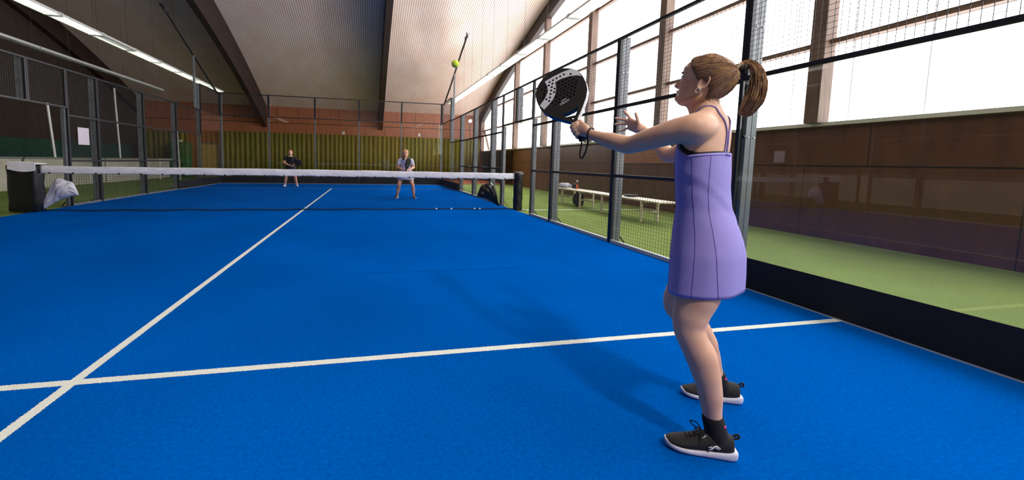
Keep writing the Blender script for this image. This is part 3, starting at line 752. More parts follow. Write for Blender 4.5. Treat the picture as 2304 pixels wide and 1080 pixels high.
def racket(label, M4, detail=True, edge='racket_edge', sc=1.0):
    t = thing('padel_racket', label, 'racket'); t.matrix_world = M4
    hs = hole_list() if detail else []
    S4 = Matrix.Scale(sc, 4)
    def put(name, me, mat, par=t, lab=None):
        me.transform(S4); return obj(name, me, mat, par, local=True, label=lab)
    blade = poly_curve([padel_outline(), THROAT]+[circ(x, y, .006, 14) for x, y in hs], .0175)
    put('blade', blade, 'racket')
    rim = NB(); op = [(x*1.0, y) for x, y in padel_outline()]
    rings = []
    for (x, y) in op:
        d = Vector((x, y-.27)).normalized()
        rings.append([(x+d.x*.002*k_, y+d.y*.002*k_, z_) for k_, z_ in ((-1.5, -.0172), (1, -.015), (1.4, 0), (1, .015), (-1.5, .0172))])
    rim.free(); iL = [i for i, p_ in enumerate(op) if p_[0] <= .01]; iL = list(range(iL[0], iL[-1]+1))
    iR = [i % len(op) for i in range(iL[-1], iL[0]+len(op)+1)]
    for idx, mt_, lb in ((iL, edge, 'blue side rim'), (iR, 'mark' if edge == 'racket_edge' else edge, 'white side rim')):
        rim = NB(); skin_rings(rim, [rings[i] for i in idx]); finish(rim)
        mr = bpy.data.meshes.new('rim'); rim.to_mesh(mr); rim.free(); put('rim', mr, mt_, t, lb if edge == 'racket_edge' else None)
    bm = NB(); rings = []
    for y, r_ in ((0, .019), (.006, .0185), (.012, .0158), (.09, .0155), (.118, .017)):
        rings.append([(r_*1.15*math.cos(2*PI*k/16), y, r_*math.sin(2*PI*k/16)) for k in range(16)])
    skin_rings(bm, rings); mg = bpy.data.meshes.new('g'); finish(bm); bm.to_mesh(mg); bm.free(); put('grip', mg, 'grip')
    if detail:
        # broad printed band: enters at the right rim, turns, leaves at the lower left
        outer = [(.124, .336), (.119, .385), (.091, .411), (.045, .419), (.0, .421), (-.052, .418), (-.05, .382), (-.058, .349), (-.078, .324), (-.100, .307), (-.126, .290), (-.112, .254), (-.081, .269), (-.05, .288), (-.029, .312), (-.012, .344), (-.005, .381), (.03, .383), (.075, .371), (.108, .354)]
        hin = [circ(x, y, .0063, 14) for x, y in hs if all(in_poly(px, py, outer) for px, py in circ(x, y, .0075, 8))]
        put('grey_band', (lambda me: (me.transform(Matrix.Translation((0, 0, .0181))), me)[1])(poly_curve([outer]+hin, .0004)), 'racket_grey', t, 'speckled grey printed band')
        me = text_mesh('CRIVIT', .0175, .0003); me.transform(Matrix.Translation((-.004, .236, .0182))); put('lettering', me, 'mark', t, 'white lettering')
        arc = [(.004+.012*math.cos(a), .219+.008*math.sin(a)) for a in np.linspace(.25, PI-.1, 9)]+[(.004+.008*math.cos(a), .219+.005*math.sin(a)) for a in np.linspace(PI-.1, .25, 9)]
        arc = [(x-.004, y+.029) for x, y in arc]
        me = poly_curve([arc, [(x*.55-.01, y*.55+.112) for x, y in arc]], .0003); me.transform(Matrix.Translation((0, 0, .0182))); put('emblem', me, 'mark', t, 'white curved emblem')
    return t

# ------------------------------------------------------------------ people
def to_mesh(bm):
    finish(bm); me = bpy.data.meshes.new('tmp'); bm.to_mesh(me); bm.free(); return me
def voxel(bm, size, iters, protect=()):
    me = to_mesh(bm); o = bpy.data.objects.new('tmp', me); C.objects.link(o)
    md = o.modifiers.new('r', 'REMESH'); md.mode = 'VOXEL'; md.voxel_size = size
    dg = bpy.context.evaluated_depsgraph_get(); out = bpy.data.meshes.new_from_object(o.evaluated_get(dg), depsgraph=dg)
    bpy.data.objects.remove(o); bpy.data.meshes.remove(me)
    n = len(out.vertices); co = np.empty(n*3); out.vertices.foreach_get('co', co); co = co.reshape(-1, 3)
    ne = len(out.edges); ed = np.empty(ne*2, dtype=np.int64); out.edges.foreach_get('vertices', ed); ed = ed.reshape(-1, 2)
    deg = np.bincount(ed.ravel(), minlength=n).astype(float); deg[deg == 0] = 1
    wt = np.ones(n)
    for c, r_, k in protect:
        d = np.linalg.norm(co-np.array(c), axis=1); wt = np.minimum(wt, k+(1-k)*np.clip((d-r_)/(.25*r_), 0, 1))
    for it in range(iters):
        acc = np.zeros((n, 3))
        for ax in range(3):
            acc[:, ax] = np.bincount(ed[:, 0], co[ed[:, 1], ax], n)+np.bincount(ed[:, 1], co[ed[:, 0], ax], n)
        tgt = acc/deg[:, None]; f = .5
        co = co+(tgt-co)*f*wt[:, None]
    out.vertices.foreach_set('co', co.ravel()); out.update(); return out
HU = [0, .012, .03, .045, .06, .075, .09, .105, .118, .13, .152, .174, .190, .202, .208]
HF = [.066, .083, .081, .087, .087, .088, .088, .088, .087, .0925, .093, .081, .057, .022, .004]
HB = [.0, .012, .03, .05, .068, .08, .089, .094, .097, .099, .097, .080, .056, .024, .004]
HW = [.022, .038, .052, .059, .063, .066, .068, .070, .072, .0735, .072, .060, .043, .020, .004]
def hd(u_, th, off=0.0):
    f = np.interp(u_, HU, HF)+off; b = np.interp(u_, HU, HB)+off; w_ = np.interp(u_, HU, HW)+off
    c, s = math.cos(th), math.sin(th)
    cc = math.copysign(abs(c)**.88, c); ss = math.copysign(abs(s)**.88, s)
    return ((f if c > 0 else b)*cc, w_*ss)
HL_T = [0, 30, 50, 65, 78, 92, 105, 120, 150, 180]
HL_U = [.181, .177, .162, .134, .102, .096, .080, .038, .020, .016]
def hair_off(u_, th, thick=.008):
    d = abs(math.degrees(math.atan2(math.sin(th), math.cos(th)))); uh = np.interp(d, HL_T, HL_U)
    k = min(1, max(0, (u_-uh)/.014+.3)); k = k*k*(3-2*k)
    return -.007+(.007+thick)*k
class Head:
    def __init__(s, ear, F, U, sc=1.0):
        s.F = Vector(F).normalized(); s.U = (Vector(U)-s.F*Vector(U).dot(s.F)).normalized(); s.S = s.U.cross(s.F)   # S = her left
        s.sc = sc; s.O = Vector(ear)-s.U*.09*sc
    def p(s, f, l, u_): return s.O+(s.F*f+s.S*l+s.U*u_)*s.sc
    def build(s, bm):
        rings = []
        for u_ in [0, .006, .012, .02, .03, .04, .05, .06, .075, .09, .105, .118, .125, .13, .14, .152, .163, .174, .182, .19, .196, .202, .205, .208]:
            rings.append([s.p(*hd(u_, 2*PI*k/32), u_) for k in range(32)])
        skin_rings(bm, rings)
        # nose
        nb = []
        for u_, f, w_, bk in ((.120, .0885, .006, .07), (.108, .096, .0075, .07), (.096, .103, .009, .07), (.085, .110, .0115, .07), (.077, .1125, .0135, .07), (.071, .108, .0145, .07), (.067, .094, .012, .07)):
            nb.append([s.p(bk+(f-bk)*max(0, math.cos(a))**.7 if math.cos(a) > 0 else bk, w_*math.sin(a)*(1.15 if math.cos(a) < .5 else 1), u_) for a in [2*PI*k/14 for k in range(14)]])
        skin_rings(bm, nb)
        for l in (-1, 1):
            t_ = Matrix((s.F, s.S, s.U)).transposed().to_4x4()
            sphere(bm, s.p(.095, l*.0115, .074), (.011*s.sc, .0065*s.sc, .007*s.sc), 10, 8, t_)
            sphere(bm, s.p(.084, 0, .026), (.012*s.sc, .016*s.sc, .013*s.sc), 10, 8, t_)   # chin
            sphere(bm, s.p(.0865, 0, .055), (.009*s.sc, .018*s.sc, .0055*s.sc), 10, 8, t_)
            sphere(bm, s.p(.0845, 0, .046), (.0085*s.sc, .016*s.sc, .0055*s.sc), 10, 8, t_)
            sphere(bm, s.p(.066, l*.036, .09), (.02*s.sc, .02*s.sc, .02*s.sc), 10, 8, t_)   # cheek
            limb(bm, [(s.p(-.004, l*.054, .05), .012*s.sc), (s.p(.008, l*.054, .030), .013*s.sc), (s.p(.04, l*.040, .016), .012*s.sc), (s.p(.068, l*.018, .010), .011*s.sc)], 12, 4)
            sphere(bm, s.p(.0715, l*.0305, .1115), .0126*s.sc, 14, 10)   # eyelids
            # ear
            e = NB(); tube(e, [s.p(-.008+.016*math.cos(a)-.25*(.028*math.sin(a)), l*(.0745+.006*(1-math.cos(a))/2), .092+.027*math.sin(a)) for a in [2*PI*k/18 for k in range(18)]], .0046*s.sc, 8, closed=True)
            me = to_mesh(e); bm.from_mesh(me); bpy.data.meshes.remove(me)
            sphere(bm, s.p(-.006, l*.0695, .092), (.015*s.sc, .0045*s.sc, .025*s.sc), 12, 8, t_)
            sphere(bm, s.p(.010, l*.0715, .086), (.004*s.sc, .0045*s.sc, .007*s.sc), 8, 6, t_)
            sphere(bm, s.p(.0, l*.073, .068), (.0075*s.sc, .006*s.sc, .009*s.sc), 10, 8, t_)
    def features(s, parent, brow='brow', lips='lips'):
        t_ = Matrix((s.F, s.S, s.U)).transposed().to_4x4()
        for l in (-1, 1):
            bm = NB(); sphere(bm, s.p(.0735, l*.0305, .1115), .0118*s.sc, 16, 10); e = obj('eye', bm, 'eye_white', parent, True, True)
            bm = NB(); sphere(bm, s.p(.0828, l*.031, .1118), (.0034*s.sc, .0055*s.sc, .0055*s.sc), 12, 8, t_); obj('iris', bm, 'iris', e, True, True, 'dark iris')
            bm = NB(); tube(bm, [s.p(.083, l*.019, .1165), s.p(.0868, l*.030, .1185), s.p(.0785, l*.043, .1140)], [.0014*s.sc, .002*s.sc, .0012*s.sc], 6); obj('eyelashes', bm, 'iris', e, True, True)
            bm = NB(); tube(bm, [s.p(.0905, l*.014, .128), s.p(.0895, l*.028, .1312), s.p(.0775, l*.046, .129)], [.0022*s.sc, .0028*s.sc, .0012*s.sc], 6); obj('eyebrow', bm, brow, parent, True, True)
        bm = NB(); sphere(bm, s.p(.0885, 0, .0555), (.0082*s.sc, .017*s.sc, .0045*s.sc), 12, 8, t_); sphere(bm, s.p(.0868, 0, .0465), (.0078*s.sc, .015*s.sc, .0048*s.sc), 12, 8, t_)
        obj('lips', bm, lips, parent, True, True)
    def cap(s, thick=.008):
        bm = NB(); rings = []
        us = list(np.linspace(.012, .16, 22))+list(np.linspace(.166, .208, 14))
        for u_ in us:
            ring = []
            for k in range(64):
                th = 2*PI*k/64; o_ = hair_off(u_, th, thick); lift = max(0, (u_-.165)/.043)*o_
                ring.append(s.p(*hd(u_, th, o_), u_+lift))
            rings.append(ring)
        skin_rings(bm, rings); return bm

def loft(bm, rings, S, F, n=24):
    # rings: (centre, half width along S, half depth forward, half depth back)
    out = []
    for c, a, bf, bb in rings:
        c = Vector(c); rr = []
        for k in range(n):
            t_ = 2*PI*k/n; cs, sn = math.cos(t_), math.sin(t_)
            rr.append(c+S*a*math.copysign(abs(cs)**.9, cs)+F*(bf if sn > 0 else bb)*math.copysign(abs(sn)**.9, sn))
        out.append(rr)
    skin_rings(bm, out)
def subd(o, lv=2):
    md = o.modifiers.new('smooth', 'SUBSURF'); md.levels = lv; md.render_levels = lv
def shoe(parent, heel, toe, upper, sole, lace, side=1, detail=True, h=1.0, ztilt=0.0):
    heel = Vector(heel); toe = Vector(toe); D = (toe-heel); Ln = D.length; D.normalize(); Sd = Vector((-D.y, D.x, 0)); Z = Vector((0, 0, 1))
    def P(x, s_, z): return heel+D*(x*Ln)+Sd*s_+Z*z
    k = Ln/.27
    root = NB()
    st = [(.0, .020, .086), (.04, .031, .094), (.12, .0355, .096), (.25, .037, .097), (.38, .038, .096), (.5, .041, .084), (.62, .045, .068), (.75, .0455, .056), (.87, .040, .047), (.95, .028, .040), (.99, .012, .034)]
    rings = []
    for x, w_, zt in st:
        zb = .014 if x < .8 else .02; cz = (zt*h+zb)/2; hz = (zt*h-zb)/2
        rings.append([P(x, w_*k*math.copysign(abs(math.cos(a))**.75, math.cos(a))*(1-.35*max(0, math.sin(a))), cz+hz*math.copysign(abs(math.sin(a))**.75, math.sin(a))) for a in [2*PI*j/24 for j in range(24)]])
    skin_rings(root, rings); up_ = obj('shoe', root, upper, parent, True, True); subd(up_)
    bm = NB(); rings = []
    for x, w_, z0, z1 in [(-.055, .018, .012, .034), (-.03, .031, .003, .040), (.04, .039, 0, .040), (.15, .040, 0, .034), (.3, .040, 0, .030), (.5, .044, 0, .026), (.65, .049, 0, .025), (.8, .047, .002, .026), (.9, .039, .006, .029), (.97, .025, .012, .034), (1.0, .010, .018, .038)]:
        rings.append([P(x, s_*w_*k, z) for s_, z in ((-.92, z0), (-.3, z0), (.3, z0), (.92, z0), (1.02, (z0+z1)/2), (.98, z1), (.3, z1), (-.3, z1), (-.98, z1), (-1.02, (z0+z1)/2))])
    skin_rings(bm, rings); subd(obj('sole', bm, sole, up_, True, True, 'white foam sole' if sole == 'sole' else None))
    if detail:
        bm = NB()
        for i in range(5):
            x = .46+.055*i; zt = float(np.interp(x, [s_[0] for s_ in st], [s_[2] for s_ in st]))+.002
            tube(bm, [P(x, -.022, zt-.008), P(x+.01, 0, zt+.002), P(x, .022, zt-.008)], .0032, 6)
        for s_ in (-1, 1):
            tube(bm, crom([P(.47, 0, .094), P(.52, s_*.018, .110), P(.60, s_*.032, .104), P(.56, s_*.026, .092), P(.47, 0, .091)], [0]*5, 5)[0], .0026, 6)
            tube(bm, [P(.47, 0, .094), P(.5, s_*.03, .09), P(.52, s_*.042, .06)], .0024, 6)
        subd(obj('laces', bm, lace, up_, True, True), 1)
        bm = NB(); tube(bm, crom([P(.01, -.005, .086), P(-.05, -.005, .096), P(-.068, -.003, .088), P(-.04, -.002, .081), P(.01, -.002, .079)], [0]*5, 5)[0], .0042, 6); obj('heel_tab', bm, lace, up_, True, True)
        bm = NB()
        def stroke(pts, w0):
            rr = [P(x, side*s_, z) for x, s_, z in pts]; n_ = len(rr)
            tube(bm, rr, [w0*(.45+.55*math.sin(PI*(i+.6)/(n_+.2))) for i in range(n_)], 6)
        stroke([(.40, .0425, .042), (.36, .0415, .046), (.33, .0405, .056), (.29, .0395, .060), (.24, .0395, .052)], .0034)
        stroke([(.31, .041, .052), (.28, .040, .052), (.26, .040, .047)], .0018)
        stroke([(.41, .042, .05), (.38, .041, .052), (.36, .0405, .056)], .0018)
        stroke([(.49, .031, .078), (.465, .030, .080), (.45, .029, .087), (.43, .028, .089)], .002)
        obj('emblem', bm, 'mark', up_, True, True, 'white curved emblem on the side')
    return up_

# ---- near player: local frame x = image right, y = away from the camera
V = Vector
PG = V((2.86, -7.85, 0)); PRZ = math.atan2(-.7193, .6947)
woman = thing('person', 'near player in lavender dress with ponytail, holding up a padel racket', 'person', PG, PRZ)
ph = math.radians(20); F = V((-math.cos(ph), math.sin(ph), 0)); S = V((-math.sin(ph), -math.cos(ph), 0))
bm = NB()
loft(bm, [((-.02, .0, .70), .13, .09, .09), ((-.021, 0, .76), .152, .108, .108), ((-.025, 0, .81), .157, .112, .114), ((-.036, 0, .90), .137, .102, .100), ((-.05, 0, .985), .120, .084, .084),
          ((-.059, 0, 1.07), .122, .082, .082), ((-.063, 0, 1.17), .132, .082, .078), ((-.062, 0, 1.235), .137, .082, .080), ((-.058, 0, 1.29), .135, .074, .078), ((-.052, 0, 1.33), .112, .062, .068), ((-.053, 0, 1.36), .078, .055, .060), ((-.06, 0, 1.385), .056, .054, .054), ((-.068, 0, 1.41), .049, .052, .052), ((-.078, 0, 1.45), .047, .05, .05)], S, F)
limb(bm, [((-.062, -.06, 1.315), .052), ((-.088, -.14, 1.302), .057), ((-.15, -.135, 1.292), .053), ((-.225, -.11, 1.272), .047), ((-.335, -.045, 1.243), .0405), ((-.375, -.02, 1.25), .041), ((-.43, .015, 1.266), .039), ((-.49, .055, 1.284), .031), ((-.542, .088, 1.302), .0255)])
limb(bm, [((-.04, .08, 1.305), .05), ((-.02, .145, 1.300), .052), ((-.09, .19, 1.265), .045), ((-.20, .255, 1.205), .038), ((-.25, .31, 1.25), .037), ((-.30, .36, 1.30), .028), ((-.325, .385, 1.325), .024)])
# left leg (near) and right leg (far)
limb(bm, [((-.035, -.07, .80), .076), ((-.043, -.093, .655), .082), ((-.062, -.110, .555), .066), ((-.066, -.115, .502), .0575), ((-.046, -.115, .448), .056), ((-.018, -.112, .395), .0585), ((.003, -.110, .33), .0525), ((.020, -.107, .265), .0455), ((.038, -.100, .145), .034), ((.052, -.095, .09), .036), ((.056, -.092, .055), .034)])
limb(bm, [((-.015, .085, .80), .076), ((-.075, .10, .65), .076), ((-.115, .125, .56), .064), ((-.125, .135, .50), .056), ((-.09, .16, .455), .054), ((-.046, .20, .40), .056), ((-.006, .23, .33), .050), ((.015, .255, .27), .043), ((.046, .31, .155), .034), ((.068, .35, .09), .036), ((.074, .36, .055), .034)])
limb(bm, [((.056, -.092, .05), .026), ((-.02, -.12, .042), .018), ((-.08, -.142, .036), .012)])
limb(bm, [((.074, .36, .05), .026), ((.0, .336, .042), .018), ((-.05, .318, .036), .012)])
# deltoid, shoulder blade, trapezius
sphere(bm, V((-.095, -.132, 1.312)), (.055, .048, .05), 16, 10)
limb(bm, [((-.055, -.02, 1.405), .03), ((-.06, -.07, 1.355), .034), ((-.08, -.12, 1.330), .038)])
limb(bm, [((-.055, .02, 1.405), .03), ((-.042, .075, 1.350), .034), ((-.03, .125, 1.325), .04)])
hF = V((-.992, .12, 0)); pt = math.radians(13)
hdw = Head((-.076, .0, 1.483), hF*math.cos(pt)+V((0, 0, 1))*math.sin(pt), V((0, 0, 1))*math.cos(pt)-hF*math.sin(pt), 1.0)
hdw.build(bm)
limb(bm, [((-.062, 0, 1.37), .05), ((-.072, 0, 1.43), .046), ((-.062, 0, 1.47), .046)])
limb(bm, [((-.09, 0, 1.375), .034), ((-.103, 0, 1.415), .034)])
# racket frame of reference for the left hand
RA = V((-.488, .313, .806)).normalized(); RW = V((.869, .209, .441)); RW = (RW-RA*RW.dot(RA)).normalized(); RN = RW.cross(RA).normalized()
if RN.y > 0: RN = -RN; RW = -RW
HG = V((-.618, .14, 1.326))            # centre of the grip in the fist
def G(a, w_, n_): return HG+RA*a+RW*w_+RN*n_
wr = V((-.545, .09, 1.303))
# palm from wrist to knuckles
rings = []
for t_, ha, hn in ((0, .022, .021), (.25, .026, .020), (.55, .034, .018), (.85, .038, .0155), (1.0, .036, .012)):
    c = wr.lerp(G(.004, .006, .024), t_); ax = RA.lerp(V((.15, -.2, .95)), 1-t_).normalized()
    d = (G(.004, .006, .024)-wr).normalized(); ax = (ax-d*ax.dot(d)).normalized(); nn = d.cross(ax)
    rings.append([c+ax*ha*math.cos(2*PI*k/16)+nn*hn*math.sin(2*PI*k/16) for k in range(16)])
skin_rings(bm, rings)
for i in range(4):
    a0 = .034-.0215*i; k = (1, 1.05, 1, .88)[i]
    limb(bm, [(G(a0, .008, .026), .0102*k), (G(a0+.002, -.020*k, .021), .0096*k), (G(a0+.003, -.0285*k, .0), .0090*k), (G(a0+.003, -.016, -.022), .0085*k), (G(a0+.003, .006, -.025), .0078*k)], 10, 4)
limb(bm, [(wr.lerp(G(.02, .01, .01), .35)+RA*.015, .015), (G(.045, .026, .004), .0125), (G(.062, .012, -.014), .0105), (G(.064, -.012, -.020), .009)], 10, 4)
# open right hand, palm towards the camera
pw = V((-.325, .385, 1.328)); pk = V((-.428, .431, 1.383)); d = (pk-pw).normalized(); ax = V((-.42, .05, .9)); ax = (ax-d*ax.dot(d)).normalized(); nn = d.cross(ax)
rings = []
for t_, ha, hn in ((-.05, .019, .018), (.25, .026, .018), (.6, .034, .016), (.9, .036, .012), (1.02, .033, .009)):
    c = pw.lerp(pk, t_); rings.append([c+ax*ha*math.cos(2*PI*k/16)+nn*hn*math.sin(2*PI*k/16) for k in range(16)])
skin_rings(bm, rings)
for pts, r_ in (([(-.418, .428, 1.402), (-.437, .434, 1.428), (-.451, .437, 1.444), (-.460, .438, 1.455)], .0088),
                ([(-.428, .43, 1.398), (-.457, .442, 1.407), (-.484, .448, 1.413), (-.506, .448, 1.419)], .0088),
                ([(-.430, .432, 1.382), (-.460, .445, 1.384), (-.486, .452, 1.385), (-.508, .452, 1.385)], .0084),
                ([(-.424, .432, 1.364), (-.447, .442, 1.355), (-.468, .447, 1.349), (-.487, .447, 1.344)], .0076),
                ([(-.352, .39, 1.352), (-.375, .39, 1.38), (-.382, .386, 1.405), (-.391, .38, 1.432)], .0098)):
    limb(bm, [(V(p_), r_*(1.1, 1.0, .95, .8)[i]) for i, p_ in enumerate(pts)], 10, 4)
sphere(bm, V((-.365, .388, 1.352)), (.02, .014, .024), 12, 8)
body = voxel(bm, .0032, 60, [((-.60, .12, 1.32), .085, .10), ((-.43, .43, 1.39), .1, .09), ((-.10, 0, 1.51), .105, .09)])
wb = obj('body', body, 'skin', woman, True, True)
from mathutils.bvhtree import BVHTree
bvh = BVHTree.FromPolygons([v_.co.copy() for v_ in body.vertices], [tuple(p_.vertices) for p_ in body.polygons])
hdw.features(woman)
# hair: cap, strands swept back to the tie, ponytail, loose wisps
def hair_mat(name, c1, c2):
    mt = M(name, c1, 0.42, 0, c2, 3, spec=0.5)
    nt = mt.node_tree; N = nt.nodes; L = nt.links
    at = N.new('ShaderNodeAttribute'); at.attribute_name = 'strand'
    cr = [n for n in N if n.type == 'VALTORGB'][0]; nz = [n for n in N if n.type == 'TEX_NOISE'][0]
    nz.noise_dimensions = '1D'; nz.inputs['Scale'].default_value = 22
    L.new(at.outputs['Fac'], nz.inputs['W'])
    bp = N.new('ShaderNodeBump'); bp.inputs['Strength'].default_value = .5; bp.inputs['Distance'].default_value = .004
    L.new(nz.outputs['Fac'], bp.inputs['Height']); L.new(bp.outputs[0], N['Principled BSDF'].inputs['Normal'])
    return mt
MT['hair'] = hair_mat('brown hair', (84, 58, 42), (142, 106, 76))
MT['hair_strand'] = M('brown hair strand', (112, 80, 55), .45, 0, (172, 134, 96), 30)
tie = hdw.p(-.103, 0, .165); tie_d = (hdw.p(-.2, 0, .19)-tie).normalized()
hcap = obj('hair', hdw.cap(.009), 'hair', woman, True, True)
au, av = frame_axes(hdw.F)
att = hcap.data.attributes.new('strand', 'FLOAT', 'POINT')
for i, v_ in enumerate(hcap.data.vertices):
    d = v_.co-tie; att.data[i].value = math.atan2(d.dot(au), d.dot(av))*3
rnd = random.Random(3)
bm = NB()
for i in range(420):
    th = rnd.uniform(.12, PI-.02)*rnd.choice((-1, 1)); dg_ = abs(math.degrees(th))
    u0 = np.interp(dg_, HL_T, HL_U)+rnd.uniform(-.002, .03); th1 = math.copysign(PI*rnd.uniform(.93, 1), th); pts = []
    for k in range(9):
        q_ = k/8; e_ = q_**1.1
        uu = u0*(1-e_)+(.168)*e_+.018*math.sin(PI*e_)*(1 if u0 > .1 else .3)*rnd.uniform(.8, 1.2); tt = th*(1-e_)+th1*e_
        uu = min(uu, .205); o_ = max(hair_off(uu, tt, .009), .001)+.0005+.0008*rnd.random()
        pts.append(hdw.p(*hd(uu, tt, o_), uu+max(0, (uu-.165)/.043)*o_))
    tube(bm, pts, [.0006]+[.0011]*7+[.0007], 4)
for i in range(170):     # baby hair and nape wisps
    th = PI+rnd.uniform(-.95, .95); u0 = rnd.uniform(.022, .055)
    p0 = hdw.p(*hd(u0, th, .004), u0); dd = (-hdw.F*rnd.uniform(.05, .45)+hdw.S*math.sin(th)*rnd.uniform(-.1, .25)-V((0, 0, 1))*rnd.uniform(.5, 1.0)); l_ = rnd.uniform(.012, .05)
    tube(bm, [p0, p0+dd*l_*.5, p0+dd*l_-hdw.F*rnd.uniform(0, .012)], [.0007, .0006, .0003], 3)
for i in range(24):
    th = rnd.uniform(-.6, .6); p0 = hdw.p(*hd(.183, th, .003), .183); dd = -hdw.F*rnd.uniform(.3, .9)+hdw.U*rnd.uniform(.2, .5)
    tube(bm, [p0, p0+dd*.03+V((0, 0, .006)), p0+dd*.06], [.0005, .0004, .0003], 3)
obj('hair_strands', bm, 'hair_strand', hcap, False, True)
bm = NB(); tube(bm, [tie+tie_d*.004+(au*math.cos(a)+av*math.sin(a))*.014 for a in [2*PI*k/16 for k in range(16)]], .006, 8, closed=True)
tube(bm, [tie+tie_d*.014+(au*math.cos(a)+av*math.sin(a))*.013 for a in [2*PI*k/16 for k in range(16)]], .006, 8, closed=True); obj('hair_tie', bm, 'bra', hcap, True, True, 'black hair tie')
path, prad = crom([tie-tie_d*.01, (.046, .006, 1.556), (.074, .0, 1.553), (.094, -.005, 1.518), (.099, -.005, 1.47), (.090, -.005, 1.42), (.070, 0, 1.375), (.058, 0, 1.352)], [.010, .012, .015, .021, .029, .034, .027, .012], 5)
bm = NB()
for i in range(620):
    a = rnd.uniform(0, 2*PI); rr = math.sqrt(rnd.random()); end = rnd.uniform(.72, 1.0); n_ = 12; pts = []; wob = rnd.uniform(0, 6)
    for k in range(n_+1):
        s_ = k/n_*end*(len(path)-1); i0 = min(int(s_), len(path)-2); f_ = s_-i0
        c = path[i0].lerp(path[i0+1], f_); r_ = prad[i0]*(1-f_)+prad[i0+1]*f_
        dd = (path[i0+1]-path[i0]).normalized(); ux = (V((0, 1, 0))-dd*dd.y).normalized(); vx = dd.cross(ux)
        aa = a+.25*math.sin(k*.4+wob)
        pts.append(c+(ux*math.cos(aa)*1.15+vx*math.sin(aa))*r_*rr*(1+.08*math.sin(k*.9+wob)))
    tube(bm, pts, [.0013]*(n_-1)+[.0010, .0004], 4)
obj('ponytail', bm, 'hair_strand', hcap, False, True)
# earring, ring
bm = NB(); tube(bm, [hdw.p(.002+.0085*math.cos(a), .0815, .060+.0085*math.sin(a)) for a in [2*PI*k/18 for k in range(18)]], .0016, 8, closed=True); obj('earring', bm, 'silver', woman, True, True, 'silver hoop earring')
bm = NB(); c0 = G(-.009, -.014, .022); tube(bm, [c0+RA*.011*math.cos(a)+RN*.011*math.sin(a) for a in [2*PI*k/18 for k in range(18)]], .0012, 6, closed=True); obj('ring', bm, 'silver', woman, True, True, 'thin silver ring')
# dress
DR = [(1.26, -.061, .137, .084), (1.198, -.060, .142, .085), (1.13, -.058, .138, .088), (1.064, -.056, .132, .089), (.98, -.047, .130, .091), (.90, -.035, .146, .110), (.85, -.028, .158, .118), (.80, -.022, .172, .123), (.71, -.019, .183, .123), (.635, -.018, .190, .122)]
bm = NB(); n = 96; rings = []
zz = np.linspace(0, 1, 40)
DZ = [d_[0] for d_ in DR][::-1]
def dress_pt(t_, k):
    th = 2*PI*k/n; cs, sn = math.cos(th), math.sin(th)     # cs along S (left), sn along F (front)
    ztop = 1.197+.075*max(0, sn)**1.4+.012*max(0, -sn); zbot = .638-.012*sn
    z = ztop+(zbot-ztop)*t_
    cx = np.interp(z, DZ, [d_[1] for d_ in DR][::-1]); a = np.interp(z, DZ, [d_[2] for d_ in DR][::-1]); b = np.interp(z, DZ, [d_[3] for d_ in DR][::-1])
    low = max(0, (.95-z)/.3)
    w_ = 1+low*.018*math.sin(5*th+.6)+.006*math.sin(9*th+z*9)*min(1, low+.3)
    w_ += .02*math.exp(-((z-1.02-.10*(cs+.2*sn))/.018)**2)*(1 if sn < .2 else .2)-.018*math.exp(-((z-.985-.10*(cs+.2*sn))/.02)**2)*(1 if sn < .2 else .2)
    w_ += .07*max(0, sn)**2*math.exp(-((z-1.17)/.06)**2)*max(0, 1-((abs(cs)-.5)/.5)**2)
    return V((cx, 0, z))+S*a*w_*math.copysign(abs(cs)**.92, cs)+F*b*w_*math.copysign(abs(sn)**.92, sn)
rings = [[dress_pt(t_, k) for k in range(n)] for t_ in zz]
inner = [[p_+(V((p_.x*0-.03, 0, p_.z))-p_).normalized()*.004 for p_ in r_] for r_ in rings]
skin_rings(bm, rings+inner[::-1], cap=False, closed=True)
dress = obj('dress', bm, 'dress', woman, True, True)
def dk(deg): return (deg % 360)/360*n
for deg in (-8, -48, -128, 52):
    bm = NB(); pts = []
    for t_ in np.linspace(0.01, .995, 30):
        dgm = deg+(10*math.sin(t_*PI) if deg == -48 else 0)
        p_ = dress_pt(t_, dk(dgm)); c = V((-.03, 0, p_.z)); pts.append(p_+(p_-c).normalized()*.0004)
    tube(bm, pts, .0012, 5); obj('seam', bm, 'seam', dress, True, True, 'darker seam line')
bm = NB(); pts = [dress_pt(0.012, k)+V((0, 0, .0)) for k in range(n)]; tube(bm, pts, .0028, 6, closed=True); obj('top_binding', bm, 'dress', dress, True, True)
# straps: two thin cords from the middle of the back up over the shoulders, black top under the arm
bm = NB()
def on_back(y_, z_, x_): return V((x_, y_, z_))
for pts in ([(.020, -.045, 1.195), (.022, -.043, 1.24), (.022, -.041, 1.285), (.012, -.046, 1.32), (-.012, -.055, 1.352), (-.045, -.062, 1.378), (-.085, -.064, 1.36), (-.118, -.07, 1.322), (-.145, -.075, 1.268)],
            [(.026, -.02, 1.195), (.028, -.022, 1.24), (.028, -.024, 1.285), (.022, .0, 1.325), (.0, .035, 1.358), (-.035, .06, 1.372), (-.08, .075, 1.35), (-.115, .085, 1.31), (-.14, .09, 1.268)]):
    pp, _ = crom(pts, [0]*len(pts), 5); qq = []
    for k_, p_ in enumerate(pp):
        loc_, nr_, _i, _d = bvh.find_nearest(p_)
        qq.append(loc_+nr_*.0028 if 1 < k_ < len(pp)-3 else p_)
    tube(bm, qq, .0028, 8)
obj('strap', bm, 'dress', dress, True, True)
bm = NB(); rr = []
